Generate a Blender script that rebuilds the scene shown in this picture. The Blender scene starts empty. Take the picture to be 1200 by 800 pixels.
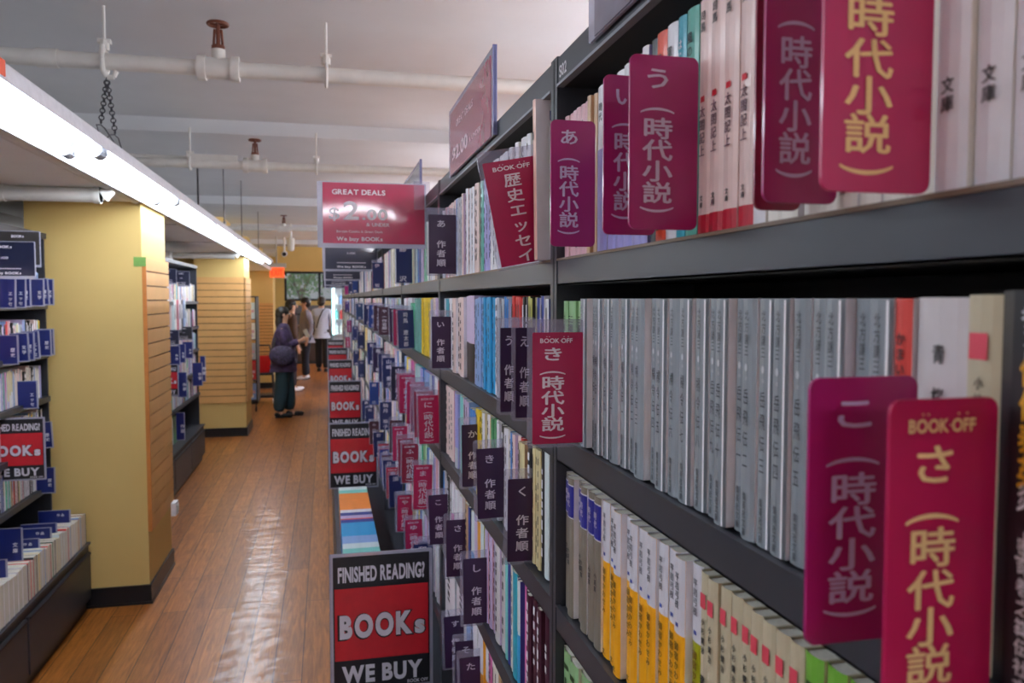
import bpy, math, random
from mathutils import Vector, Matrix
random.seed(7)
rnd = random.random
S = bpy.context.scene
COL = S.collection
H = 1.68                      # eye height, metres
RX = 0.245                    # front plane of the long bookcase on the right
# ------------------------------------------------------------------ camera
F = 933.33
TH = math.atan(50/933); PS = math.atan(218/933*math.cos(TH))
cR = Vector((math.cos(PS), -math.sin(PS), 0))
cF = Vector((math.sin(PS)*math.cos(TH), math.cos(PS)*math.cos(TH), -math.sin(TH)))
cU = cR.cross(cF)
cam_d = bpy.data.cameras.new('camera'); cam = bpy.data.objects.new('camera', cam_d); COL.objects.link(cam)
cam_d.sensor_width = 36; cam_d.lens = 28; cam_d.clip_start = 0.02; cam_d.clip_end = 200
cam.matrix_world = Matrix(((cR.x, cU.x, -cF.x, 0), (cR.y, cU.y, -cF.y, 0), (cR.z, cU.z, -cF.z, H), (0, 0, 0, 1)))
cam_d.dof.use_dof = True; cam_d.dof.focus_distance = 0.95; cam_d.dof.aperture_fstop = 12
S.camera = cam
S.view_settings.view_transform = 'Standard'; S.view_settings.look = 'None'
S.view_settings.exposure = 0.0; S.view_settings.gamma = 1.0; S.view_settings.use_curve_mapping = False

def proj(x, y, z):
    v = Vector((x, y, z-H)); d = v.dot(cF)
    if d < .02: return None
    return 600+F*v.dot(cR)/d, 400-F*v.dot(cU)/d, d
def ray(px, py): return cF + cR*((px-600)/F) + cU*((400-py)/F)
def onx(px, py, x):           # survey helper: where a sight line meets the plane x
    r = ray(px, py); t = x/r.x; return r.y*t, H+r.z*t

# ------------------------------------------------------------------ materials
def lin(c): return c/12.92 if c <= .04045 else ((c+.055)/1.055)**2.4
def rgb(h):
    h = h.lstrip('#'); return tuple(lin(int(h[i:i+2], 16)/255) for i in (0, 2, 4)) + (1,)
MATS = {}
def mat(hexc, rough=.5, coat=0., metal=0., name=None, noise=.06, scale=40, bump=0.):
    key = name or f'paint_{hexc}_{rough}_{coat}_{metal}'
    if key in MATS: return MATS[key]
    m = bpy.data.materials.new(key); m.use_nodes = True; nt = m.node_tree; b = nt.nodes['Principled BSDF']
    c = rgb(hexc)
    tc = nt.nodes.new('ShaderNodeTexCoord'); n = nt.nodes.new('ShaderNodeTexNoise'); n.inputs['Scale'].default_value = scale
    n.inputs['Detail'].default_value = 3
    nt.links.new(tc.outputs['Object'], n.inputs['Vector'])
    r = nt.nodes.new('ShaderNodeValToRGB')
    r.color_ramp.elements[0].position = .3; r.color_ramp.elements[1].position = .7
    r.color_ramp.elements[0].color = tuple(v*(1-noise) for v in c[:3])+(1,)
    r.color_ramp.elements[1].color = tuple(min(1, v*(1+noise)) for v in c[:3])+(1,)
    nt.links.new(n.outputs['Fac'], r.inputs['Fac']); nt.links.new(r.outputs['Color'], b.inputs['Base Color'])
    b.inputs['Roughness'].default_value = rough; b.inputs['Metallic'].default_value = metal
    if coat: b.inputs['Coat Weight'].default_value = coat; b.inputs['Coat Roughness'].default_value = .08
    if bump:
        bp = nt.nodes.new('ShaderNodeBump'); bp.inputs['Strength'].default_value = bump; bp.inputs['Distance'].default_value = .003
        nt.links.new(n.outputs['Fac'], bp.inputs['Height']); nt.links.new(bp.outputs['Normal'], b.inputs['Normal'])
    MATS[key] = m; return m
def emat(name, hexc, strength):
    if name in MATS: return MATS[name]
    m = bpy.data.materials.new(name); m.use_nodes = True; b = m.node_tree.nodes['Principled BSDF']
    b.inputs['Base Color'].default_value = rgb(hexc); b.inputs['Emission Color'].default_value = rgb(hexc)
    b.inputs['Emission Strength'].default_value = strength; MATS[name] = m; return m
def clear(name='clear_plastic', tint='#d8d6ee', fac=.22, rough=.06):
    if name in MATS: return MATS[name]
    m = bpy.data.materials.new(name); m.use_nodes = True; nt = m.node_tree; b = nt.nodes['Principled BSDF']
    b.inputs['Base Color'].default_value = rgb(tint); b.inputs['Roughness'].default_value = rough
    t = nt.nodes.new('ShaderNodeBsdfTransparent'); t.inputs['Color'].default_value = (.93, .93, .96, 1)
    mx = nt.nodes.new('ShaderNodeMixShader'); mx.inputs['Fac'].default_value = fac
    nt.links.new(t.outputs[0], mx.inputs[1]); nt.links.new(b.outputs[0], mx.inputs[2])
    nt.links.new(mx.outputs[0], nt.nodes['Material Output'].inputs['Surface']); MATS[name] = m; return m

def wood_floor():
    m = bpy.data.materials.new('wood_floor'); m.use_nodes = True; nt = m.node_tree; b = nt.nodes['Principled BSDF']; N = nt.nodes.new; L = nt.links.new
    tc = N('ShaderNodeTexCoord'); mp = N('ShaderNodeMapping'); mp.inputs['Rotation'].default_value = (0, 0, math.pi/2)
    L(tc.outputs['Object'], mp.inputs['Vector'])
    br = N('ShaderNodeTexBrick'); br.inputs['Scale'].default_value = 1; br.inputs['Mortar Size'].default_value = .0022
    br.inputs['Brick Width'].default_value = 1.5; br.inputs['Row Height'].default_value = .125; br.offset = .37
    br.inputs['Color1'].default_value = rgb('#9a5c22'); br.inputs['Color2'].default_value = rgb('#b8732e'); br.inputs['Mortar'].default_value = rgb('#3c1f10')
    L(mp.outputs[0], br.inputs['Vector'])
    m2 = N('ShaderNodeMapping'); m2.inputs['Scale'].default_value = (22, 1.6, 1); L(tc.outputs['Object'], m2.inputs['Vector'])
    n = N('ShaderNodeTexNoise'); n.inputs['Scale'].default_value = 2.2; n.inputs['Detail'].default_value = 7; n.inputs['Distortion'].default_value = 1.6; L(m2.outputs[0], n.inputs['Vector'])
    r = N('ShaderNodeValToRGB'); r.color_ramp.elements[0].position = .32; r.color_ramp.elements[0].color = (.5, .42, .36, 1); r.color_ramp.elements[1].position = .68; r.color_ramp.elements[1].color = (1.12, 1.08, 1.05, 1)
    L(n.outputs['Fac'], r.inputs['Fac'])
    mx = N('ShaderNodeMix'); mx.data_type = 'RGBA'; mx.blend_type = 'MULTIPLY'; mx.inputs[0].default_value = .85
    L(br.outputs['Color'], mx.inputs[6]); L(r.outputs['Color'], mx.inputs[7]); L(mx.outputs[2], b.inputs['Base Color'])
    b.inputs['Roughness'].default_value = .42; b.inputs['Coat Weight'].default_value = .42; b.inputs['Coat Roughness'].default_value = .16
    n3 = N('ShaderNodeTexNoise'); n3.inputs['Scale'].default_value = 5; n3.inputs['Detail'].default_value = 4
    m3 = N('ShaderNodeMapping'); m3.inputs['Scale'].default_value = (1, 2.2, 1); L(tc.outputs['Object'], m3.inputs['Vector']); L(m3.outputs[0], n3.inputs['Vector'])
    b1 = N('ShaderNodeBump'); b1.inputs['Strength'].default_value = .8; b1.inputs['Distance'].default_value = .012; L(n3.outputs['Fac'], b1.inputs['Height'])
    L(b1.outputs[0], b.inputs['Coat Normal'])
    b2 = N('ShaderNodeBump'); b2.inputs['Strength'].default_value = .4; b2.inputs['Distance'].default_value = .001; L(br.outputs['Fac'], b2.inputs['Height']); b2.invert = True
    L(b2.outputs[0], b.inputs['Normal'])
    return m

# ------------------------------------------------------------------ text
_G = {}
def glyph(ch, off):
    k = (ch, off)
    if k not in _G:
        c = bpy.data.curves.new('t', 'FONT'); c.body = ch; c.resolution_u = 5 if ch.isascii() else 2; c.offset = off if ch.isascii() else 0
        o = bpy.data.objects.new('t', c); COL.objects.link(o); bpy.context.view_layer.update()
        me = bpy.data.meshes.new_from_object(o.evaluated_get(bpy.context.evaluated_depsgraph_get()))
        vs = [(v.co.x, v.co.y) for v in me.vertices]; fs = [tuple(p.vertices) for p in me.polygons]
        # make every polygon wind the same way
        ff = []
        for f in fs:
            a = sum(vs[f[i]][0]*vs[f[(i+1) % len(f)]][1]-vs[f[(i+1) % len(f)]][0]*vs[f[i]][1] for i in range(len(f)))
            ff.append(f if a > 0 else f[::-1])
        bpy.data.objects.remove(o); bpy.data.curves.remove(c); bpy.data.meshes.remove(me)
        _G[k] = (vs, ff)
    return _G[k]

class MB:
    def __init__(s): s.v = []; s.f = []; s.m = []; s.mats = []
    def mi(s, m):
        if m not in s.mats: s.mats.append(m)
        return s.mats.index(m)
    def add(s, vs, fs, m):
        o = len(s.v); s.v += [tuple(v) for v in vs]; i = s.mi(m)
        for f in fs: s.f.append(tuple(a+o for a in f)); s.m.append(i)
    def box(s, a, b, m):
        x0, x1 = sorted((a[0], b[0])); y0, y1 = sorted((a[1], b[1])); z0, z1 = sorted((a[2], b[2]))
        s.add([(x0,y0,z0),(x1,y0,z0),(x1,y1,z0),(x0,y1,z0),(x0,y0,z1),(x1,y0,z1),(x1,y1,z1),(x0,y1,z1)],
              [(0,3,2,1),(4,5,6,7),(0,1,5,4),(1,2,6,5),(2,3,7,6),(3,0,4,7)], m)
    def quad(s, a, b, c, d, m): s.add([a, b, c, d], [(0, 1, 2, 3)], m)
    def tube(s, p0, p1, r, m, n=12, r1=None, caps=True):
        p0 = Vector(p0); p1 = Vector(p1); d = (p1-p0).normalized(); r1 = r if r1 is None else r1
        a = d.orthogonal().normalized(); b = d.cross(a)
        vs = []
        for p, q in ((p0, r), (p1, r1)):
            for k in range(n):
                t = 2*math.pi*k/n; vs.append(p+a*math.cos(t)*q+b*math.sin(t)*q)
        fs = [(k, (k+1) % n, n+(k+1) % n, n+k) for k in range(n)]
        if caps: fs += [tuple(range(n))[::-1], tuple(range(n, 2*n))]
        s.add(vs, fs, m)
    def path(s, pts, r, m, n=8):
        for a, b in zip(pts, pts[1:]): s.tube(a, b, r, m, n)
    def ring(s, c, R, r, m, ax='z', n=16, k=6):
        vs = []; 
        for i in range(n):
            t = 2*math.pi*i/n
            for j in range(k):
                u = 2*math.pi*j/k; q = R+r*math.cos(u); h = r*math.sin(u); p = (q*math.cos(t), q*math.sin(t), h)
                if ax == 'x': p = (p[2], p[0], p[1])
                if ax == 'y': p = (p[0], p[2], p[1])
                vs.append((c[0]+p[0], c[1]+p[1], c[2]+p[2]))
        s.add(vs, [(i*k+j, ((i+1) % n)*k+j, ((i+1) % n)*k+(j+1) % k, i*k+(j+1) % k) for i in range(n) for j in range(k)], m)
    def prism(s, out, y0, y1, m):        # outline in x,z extruded over y
        n = len(out); vs = [(x, y0, z) for x, z in out]+[(x, y1, z) for x, z in out]
        s.add(vs, [tuple(range(n)), tuple(range(n, 2*n))[::-1]]+[(i, n+i, n+(i+1) % n, (i+1) % n) for i in range(n)], m)
    def glyph(s, ch, o, u, v, w, h, m, off=.0, rot=False):   # glyph centred on o, em box w by h
        vs, fs = glyph(ch, off); o = Vector(o); u = Vector(u); v = Vector(v)
        if ch.isascii() and rot:
            xs = [a for a, b in vs]; ys = [b for a, b in vs]; cx = (min(xs)+max(xs))/2; cy = (min(ys)+max(ys))/2
        else: cx, cy = .49, .36
        P = []
        for a, b in vs:
            a -= cx; b -= cy
            if rot: a, b = b, -a
            P.append(o+u*a*w+v*b*h)
        s.add(P, fs, m)
        if off >= .008 and not ch.isascii():      # heavier strokes
            q = min(off, .03)*1.1
            nn = u.cross(v).normalized()
            for i, (du, dv) in enumerate(((q, 0), (-q, 0), (0, q*.8), (0, -q*.8))): s.add([p+u*du*w+v*dv*h+nn*(.00006*(i+1)) for p in P], fs, m)
    def text(s, body, o, u, v, size, m, off=0., width=None, centre=False, track=0.):    # a horizontal line whose baseline starts at o
        o = Vector(o); u = Vector(u); v = Vector(v)
        x = 0; P = []; 
        for ch in body:
            if ch == ' ': x += .32; continue
            vs, fs = glyph(ch, off); lo = min(a for a, b in vs); hi = max(a for a, b in vs)
            P.append((vs, fs, x-lo)); x += hi-lo+.06+track
        tot = max(x-.06-track, .01); k = (width/tot) if width else size
        sh = -tot*k/2 if centre else 0
        for vs, fs, dx in P: s.add([o+u*((a+dx)*k+sh)+v*b*size for a, b in vs], fs, m)
    def build(s, name, parent=None, loc=None, smooth=False, rot=None):
        me = bpy.data.meshes.new(name); me.from_pydata(s.v, [], s.f)
        for m in s.mats: me.materials.append(m)
        me.polygons.foreach_set('material_index', s.m)
        if smooth: me.polygons.foreach_set('use_smooth', [True]*len(s.f))
        me.update(); o = bpy.data.objects.new(name, me); COL.objects.link(o)
        if parent: o.parent = parent
        if loc: o.location = loc
        if rot: o.rotation_euler = rot
        if smooth:
            try: me.set_sharp_from_angle(angle=math.radians(40))
            except Exception: pass
        return o
def tag(o, label=None, cat=None, group=None, kind=None):
    for k, v in (('label', label), ('category', cat), ('group', group), ('kind', kind)):
        if v: o[k] = v
    return o
def thing(name, label, cat, loc=(0, 0, 0), rz=0, group=None):
    o = bpy.data.objects.new(name, None); COL.objects.link(o); o.empty_display_size = .05; o.location = loc; o.rotation_euler = (0, 0, rz)
    return tag(o, label, cat, group)
def copy_tree(o, parent=None):
    c = o.copy(); COL.objects.link(c)
    if parent: c.parent = parent
    for ch in [x for x in KIDS.get(o.name, [])]:
        copy_tree(ch, c)
    return c
KIDS = {}
def index_kids():
    KIDS.clear()
    for x in COL.objects:
        if x.parent: KIDS.setdefault(x.parent.name, []).append(x)
def struct(mb, name, **k): return tag(mb.build(name, **k), kind='structure')
ORD = ['zeroth','first','second','third','fourth','fifth','sixth','seventh','eighth','ninth','tenth','eleventh','twelfth','thirteenth','fourteenth','fifteenth','sixteenth','seventeenth','eighteenth','nineteenth']
TENS = {2:'twenty',3:'thirty',4:'forty',5:'fifty',6:'sixty',7:'seventy',8:'eighty'}
def ordw(n):
    if n < 20: return ORD[n]
    t, u = divmod(n, 10)
    return TENS[t]+'-'+ORD[u] if u else TENS[t][:-1]+'ieth'

# common materials
CEIL = mat('#dcdfe2', .85, name='ceiling_paint', noise=.03, scale=3, bump=.15)
PIPE = mat('#e2e0da', .5, name='pipe_paint', noise=.04, scale=20)
YEL = mat('#dabb74', .75, name='yellow_wall_paint', noise=.03, scale=3, bump=.1)
STEEL = mat('#33353d', .42, name='charcoal_steel', noise=.05, scale=30)
DARK = mat('#26262b', .5, name='black_steel')
WHITE = mat('#e8e6ec', .5, name='white_print')
LIL = mat('#cfc6d6', .5, name='pale_print')
CLEAR = clear()
FRAME = clear('frosted_sign_edge', '#c9c9dc', .62, .25)
X_, Y_, Z_ = (1, 0, 0), (0, 1, 0), (0, 0, 1)
NX, NY = (-1, 0, 0), (0, -1, 0)

# ------------------------------------------------------------------ the room
LW, RW, Y0, Y1 = -1.9, 4.2, -5.0, 23.0
SL, BM = 2.84, 2.75
mb = MB(); mb.box((LW, Y0, -.1), (RW, Y1, 0), wood_floor()); struct(mb, 'floor')
mb = MB(); mb.box((LW-.1, Y0, SL), (RW+.1, Y1, SL+.2), CEIL); struct(mb, 'ceiling')
for i, (a, b) in enumerate([(-4.9, -3.2), (-2.2, -1.2), (-.3, 3.83), (5.53, 6.58), (9.58, 11.1), (13., 14.4), (16.3, 17.6), (19.5, 20.9)]):
    mb = MB(); mb.box((LW, a, BM), (RW, b, SL+.01), CEIL); struct(mb, f'ceiling_beam_{i+1}')
# shadow gap strips where boards meet the beams
PALE = mat('#b9b7b4', .8, name='pale_wall_paint', noise=.03, scale=4)
mb = MB(); mb.box((LW-.1, Y0, 0), (LW, 11.0, SL), PALE); struct(mb, 'wall_left')
mb = MB(); mb.box((LW-.1, 11.0, 0), (-1.42, Y1, SL), YEL); struct(mb, 'wall_left_far')
mb = MB(); mb.box((RW, Y0, 0), (RW+.1, Y1, SL), PALE); struct(mb, 'wall_right')
mb = MB(); mb.box((LW-.1, Y0-.1, 0), (RW+.1, Y0, SL), PALE); struct(mb, 'wall_rear')
# far wall with the window opening
WX0, WX1, WZ0, WZ1 = -1.12, .75, 1.62, 2.44
mb = MB()
mb.box((-1.42, Y1, 0), (WX0, Y1+.15, SL), YEL); mb.box((WX1, Y1, 0), (RW, Y1+.15, SL), YEL)
mb.box((WX0, Y1, 0), (WX1, Y1+.15, WZ0), YEL); mb.box((WX0, Y1, WZ1), (WX1, Y1+.15, SL), YEL)
struct(mb, 'wall_far')
mb = MB()
for x in (WX0, -.2, WX1-.05): mb.box((x, Y1+.02, WZ0), (x+.06, Y1+.1, WZ1), DARK)
mb.box((WX0, Y1+.02, WZ0), (WX1, Y1+.1, WZ0+.06), DARK); mb.box((WX0, Y1+.02, WZ1-.06), (WX1, Y1+.1, WZ1), DARK)
wn = struct(mb, 'window_1')
mb = MB(); mb.box((WX0+.05, Y1+.055, WZ0+.05), (WX1-.05, Y1+.06, WZ1-.05), clear('window_glass', '#dfe8ea', .12, .02)); mb.build('window_pane', wn)
# lowered soffit along the row of pillars, with its rounded edge
mb = MB(); mb.box((LW, Y0, 2.2), (-.985, 21, 2.27), mat('#f6f6f4', .7, name='soffit_white', noise=.02, scale=3))
for y in (-3, -1.2, .6, 2.4, 4.2, 6, 7.8, 9.6): mb.box((LW, y, 2.197), (-1.0, y+.006, 2.2), mat('#8d8a86', .8, name='seam_shade'))  # grey lines for the soffit panel seams
struct(mb, 'ceiling_soffit')
mb = MB(); mb.tube((-.99, Y0, 2.225), (-.99, 21, 2.225), .035, PIPE, 14); struct(mb, 'trim_soffit_edge', smooth=True)
# rolled baseboards
BASE = mat('#15151a', .35, name='rubber_baseboard')
mb = MB(); mb.box((LW, Y0, 0), (LW+.012, 11, .1), BASE); struct(mb, 'baseboard_left')
mb = MB(); mb.box((-1.42, 11, 0), (-1.405, Y1, .1), BASE); struct(mb, 'baseboard_left_far')
mb = MB(); mb.box((-1.42, Y1-.012, 0), (RW, Y1, .1), BASE); struct(mb, 'baseboard_far')

# pillars with slatwall
SLAT = mat('#dca866', .5, name='slatwall_maple', noise=.05, scale=6)
SLOT = mat('#5a3a20', .7, name='slat_groove')
EDGE = mat('#c67a36', .5, name='slatwall_edge')
PILX0, PILX1 = -1.535, -.968
for n, (ya, yb) in enumerate([(4.668, 5.315), (10.2, 10.9), (15.6, 16.3)]):
    mb = MB(); mb.box((PILX0, ya, 0), (PILX1, yb, 2.2), YEL); struct(mb, f'wall_pillar_{n+1}')
    mb = MB(); o = .012
    mb.box((PILX0-o, ya-o, 0), (PILX1+o, ya, .105), BASE); mb.box((PILX1, ya, 0), (PILX1+o, yb+o, .105), BASE)
    mb.box((PILX0-o-.004, ya-o-.006, 0), (PILX1+o+.006, ya, .014), BASE); mb.box((PILX1, ya, 0), (PILX1+o+.006, yb+o, .014), BASE)
    struct(mb, f'baseboard_pillar_{n+1}')
def slatwall(label, plane, a, b, z0, z1, face):
    """plane: fixed coordinate of the wall face; the board spans a..b along it"""
    mb = MB(); t = .02; n = 19; h = (z1-z0)/n
    def bx(p0, p1, z0, z1, m):
        if face == 'x': mb.box((plane+p0, a, z0), (plane+p1, b, z1), m)
        else: mb.box((a, plane-p1, z0), (b, plane-p0, z1), m)
    bx(0, t*.45, z0, z1, SLOT)
    for k in range(n):
        bx(0, t, z0+k*h+(.008 if k else 0), z0+(k+1)*h, SLAT)
    o = mb.build('slat_panel'); return tag(o, label, 'slatwall panel')
t = slatwall('orange maple slatwall panel on the aisle face of the nearest yellow pillar', PILX1, 4.672, 5.31, .40, 1.905, 'x')
mb = MB(); mb.box((PILX1, 4.6655, .40), (PILX1+.021, 4.6725, 1.905), EDGE); mb.build('edge_band', t)
mb = MB(); mb.box((PILX1-.04, 4.664, 1.855), (PILX1+.0, 4.6675, 1.905), mat('#6f9a48', .6)); mb.box((PILX1, 4.664, 1.855), (PILX1+.022, 4.6652, 1.905), mat('#6f9a48', .6))
tag(mb.build('masking_tape'), 'piece of green tape at the top corner of the pillar slatwall', 'tape')
slatwall('broad maple slatwall facing the camera on the second yellow pillar', 10.2, PILX0-.09, PILX1+.0, .415, 1.94, 'y')
slatwall('narrow maple slatwall strip on the aisle face of the second pillar', PILX1, 10.2, 10.88, .415, 1.94, 'x')
slatwall('small maple slatwall panel low on the distant third pillar', 15.6, PILX0, PILX1, .45, 1.6, 'y')
mb = MB(); mb.box((PILX1+.022, 5.2, .34), (PILX1+.05, 5.29, .42), WHITE); mb.box((PILX1+.05, 5.22, .36), (PILX1+.056, 5.27, .40), PALE)
tag(mb.build('wall_outlet_cover'), 'small white outlet box below the slatwall on the nearest pillar', 'outlet')

# ------------------------------------------------------------------ pipes
IRON = mat('#6b3a26', .6, name='rusty_brown_iron')
def valve(mb2, x, y, z, parent):
    mb = MB()
    mb.tube((x-.075, y, z), (x-.045, y, z), .048, PIPE, 14); mb.tube((x+.045, y, z), (x+.075, y, z), .048, PIPE, 14)
    mb.tube((x-.05, y, z), (x+.05, y, z), .04, PIPE, 14); mb.tube((x, y, z), (x, y, z+.07), .026, PIPE, 12)
    o = mb.build('valve_body', parent, smooth=True)
    mb = MB(); mb.tube((x, y, z+.065), (x, y, z+.17), .008, IRON, 8)
    for s in (-1, 1): mb.tube((x+s*.018, y, z+.065), (x+s*.012, y, z+.145), .005, IRON, 6)
    mb.tube((x, y, z+.06), (x, y, z+.085), .024, IRON, 10)
    mb.ring((x, y, z+.165), .036, .006, IRON, 'z', 18)
    mb.tube((x-.036, y, z+.165), (x+.036, y, z+.165), .004, IRON, 6); mb.tube((x, y-.036, z+.165), (x, y+.036, z+.165), .004, IRON, 6)
    mb.build('valve_handwheel', o, smooth=True)
def cross_pipe(y, z, r, label, vx, hx, x0=LW):
    t = thing('ceiling_pipe', label, 'pipe', (0, 0, 0), 0)
    mb = MB(); mb.tube((x0, y, z), (RW, y, z), r, PIPE, 14)
    if vx is not None:
        mb.tube((vx-.62, y, z), (vx-.55, y, z), r*1.15, PIPE, 14); mb.tube((vx+.32, y, z), (vx+.34, y, z), r*1.1, PIPE, 14)
    mb.build('pipe_run', t, smooth=True)
    if vx is not None: valve(None, vx, y, z, t)
    for x in hx:
        mb = MB(); mb.ring((x, y, z), r+.012, .008, PIPE, 'x', 16)
        mb.tube((x, y, z+r+.01), (x, y, z+r+.045), .017, PIPE, 8); mb.tube((x, y, z+r), (x, y, BM+.03), .006, PIPE, 6)
        mb.box((x-.022, y-.012, z+r+.035), (x+.022, y+.012, z+r+.05), PIPE)
        mb.build('pipe_hanger', t, smooth=True)
    return t
cross_pipe(3.24, 2.55, .03, 'cream painted sprinkler pipe crossing above the aisle, nearest of the pipes', -.385, [-.78, .012])
cross_pipe(5.52, 2.55, .028, 'cream sprinkler pipe crossing under the second ceiling beam', -.44, [-.84, -.05, .9])
cross_pipe(10.4, 2.55, .028, 'third cream sprinkler pipe, crossing far along the ceiling', -.5, [-1.2, .05])
mb = MB(); mb.box((-.86, 5.50, 2.57), (-.55, 5.56, 2.61), PIPE); mb.tube((-1.9, 5.6, 2.6), (-.8, 5.6, 2.6), .012, PIPE)
tag(mb.build('junction_box'), 'cream electrical box and conduit above the second sprinkler pipe', 'electrical box')
def low_pipe(y, xr, label):
    t = thing('low_pipe', label, 'pipe'); mb = MB(); mb.tube((LW, y, 2.163), (xr, y, 2.163), .034, PIPE, 16)
    mb.tube((xr+.01, y, 2.163), (xr+.05, y, 2.19), .034, PIPE, 16, .02)
    for x in (LW+.45, xr-.03): mb.tube((x, y, 2.163), (x+.03, y, 2.163), .039, PIPE, 16)
    mb.build('pipe_run', t, smooth=True)
low_pipe(4.1, -1.02, 'thick white pipe under the soffit just before the nearest pillar')
low_pipe(9.5, -1.0, 'thick white pipe under the soffit just before the second pillar')
mb = MB(); mb.tube((-1.82, 9.3, 2.19), (-1.82, 9.3, 0), .05, PIPE, 12); mb.tube((-1.66, 9.3, 2.19), (-1.66, 9.3, 0), .045, PIPE, 12)
tag(mb.build('riser_pipe', smooth=True), 'pair of white vertical pipes behind the second bookcase on the wall', 'pipe')
mb = MB(); mb.tube((-.52, 12.9, SL), (-.52, 12.9, 2.5), .02, PIPE, 12); mb.tube((-.52, 12.9, 2.62), (-.52, 12.9, 2.44), .06, PIPE, 16, .05); mb.tube((-.52, 12.9, 2.44), (-.52, 12.9, 2.42), .05, PIPE, 16, .03)
tag(mb.build('ceiling_spot', smooth=True), 'white cylindrical ceiling fitting hanging beyond the third pipe', 'ceiling fitting')

# ------------------------------------------------------------------ fluorescent fixtures
TUBE = emat('fluorescent_glow', '#eaf5ff', 22)
TUBE2 = emat('fluorescent_glow_bare', '#f4f5ff', 74)
HOUS = mat('#e4e4ea', .35, name='white_enamel')
SOCK = mat('#8c8e96', .5, name='lamp_socket_grey')
def make_fixture(bare=False):
    t = thing('fluorescent_fixture', '', 'ceiling light')
    mb = MB(); Lh = 1.47
    out = [(-.11, -.012), (-.10, .036), (.10, .036), (.11, -.012), (.1065, -.012), (.096, .030), (-.096, .030), (-.1065, -.012)]
    if not bare: mb.prism(out, 0, Lh-.004, HOUS)
    mb.box((-.03, .0, .034), (.03, Lh-.004, .06), HOUS)
    mb.build('housing', t)
    for x in (-.05, .05):
        mb = MB(); mb.tube((x, .036, 0), (x, Lh-.04, 0), .0165 if not bare else .019, TUBE if not bare else TUBE2, 14); tu = mb.build('fluorescent_tube', t, smooth=True)
        for y in (.0, Lh-.042):
            mb = MB(); mb.box((x-.022, y+.002, -.018), (x+.022, y+.04, .034), SOCK); mb.tube((x, y+.002, 0), (x, y+.04, 0), .027, SOCK, 12); mb.build('lamp_socket', tu, smooth=True)
        
    return t
fx = make_fixture(); fb = make_fixture(True); index_kids()
FIX = [(-.83, 3.1+1.47*i, i) for i in range(-2, 6)]
for i, (x, y, n) in enumerate(FIX):
    o = fx if i == 0 else copy_tree(fx)
    o.location = (x, y, 2.2); o['group'] = 'twin-tube lights in the line over the aisle'; n += 2
    o['label'] = 'white twin-tube fluorescent light over the aisle, ' + (ordw(n)+' one visible along the line' if n > 0 else ordw(1-n)+' one behind the camera')
i = 0
for x, nm in ((1.75, 'next aisle'), (3.3, 'aisle by the far side wall')):  # unseen rows added, tubes left bare to brighten the ceiling
    for k in range(9):
        o = fb if i == 0 else copy_tree(fb); i += 1
        o.location = (x, -3.6+2.9*k, 2.3); o['group'] = 'bare batten lights beyond the long bookcase'
        o['label'] = f'bare batten light over the {nm}, {ordw(k+1)} of its line'
o = copy_tree(fb); o.location = (1.25, -3.2, 2.40); o.rotation_euler = (0, 0, math.pi/2)  # unseen lamp added to put a glare on the magenta price sign
o['label'] = 'single batten light running crossways behind the camera'; o['group'] = 'crossways light'
# chains, wires and rods carrying the line of lights
CH = mat('#4a4a50', .4, metal=.7, name='chain_steel')
t = thing('hanging_chain', 'double steel chain from the nearest pipe down to the line of lights', 'chain', (0, 0, 0))
mb = MB(); cx, cy = -.78, 3.24
hk = [(cx, cy-.035, 2.60), (cx, cy-.045, 2.55), (cx, cy-.035, 2.51), (cx+.012, cy-.03, 2.485), (cx+.035, cy-.03, 2.488), (cx+.045, cy-.03, 2.51)]
mb.path(hk, .009, PIPE); mb.build('hook', t, smooth=True)
for dx, dy, zz in ((-.012, -.04, 2.31), (.018, -.0, 2.285)):
    mb = MB(); z = 2.48; i = 0
    while z > zz:
        mb.ring((cx+.012+dx*(2.48-z)/.15, cy-.03+dy*(2.48-z)/.15, z), .0085, .0022, CH, 'y' if i % 2 else 'x', 10, 5); z -= .0135; i += 1
    mb.build('chain', t, smooth=True)
    a = (cx+.012+dx*1.15, cy-.03+dy*1.15, zz-.005)
    mb = MB()
    for s in (-1, 1): mb.path([a, (a[0]+s*.006, a[1]+s*.03, a[2]-.006), (-.75+.0, a[1]+s*.13, 2.235)], .0022, CH)
    mb.build('wire_bracket', t, smooth=True)
for y, h, lab in ((5.54, 2.54, 'dark cable dropping from the second pipe to the line of lights'), (6.9, SL, 'thin rod from the ceiling to the fifth light'), (8.3, SL, 'thin rod from the ceiling to the sixth light'), (10.3, BM, 'thin rod from the ceiling to the last lights')):
    mb = MB(); mb.tube((-.80, y, 2.255), (-.80, y, h), .006 if y < 6 else .004, DARK if y < 6 else CH, 8); mb.box((-.815, y-.01, 2.236), (-.785, y+.01, 2.265), CH)
    tag(mb.build('drop_rod', smooth=True), lab, 'rod')
mb = MB(); mb.box((-.7225, 1.9, 2.195), (-.7185, 2.10, 2.232), mat('#e8552c', .5)); tag(mb.build('warning_sticker'), 'small orange-red sticker on the side of the nearest light housing', 'sticker')

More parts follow.
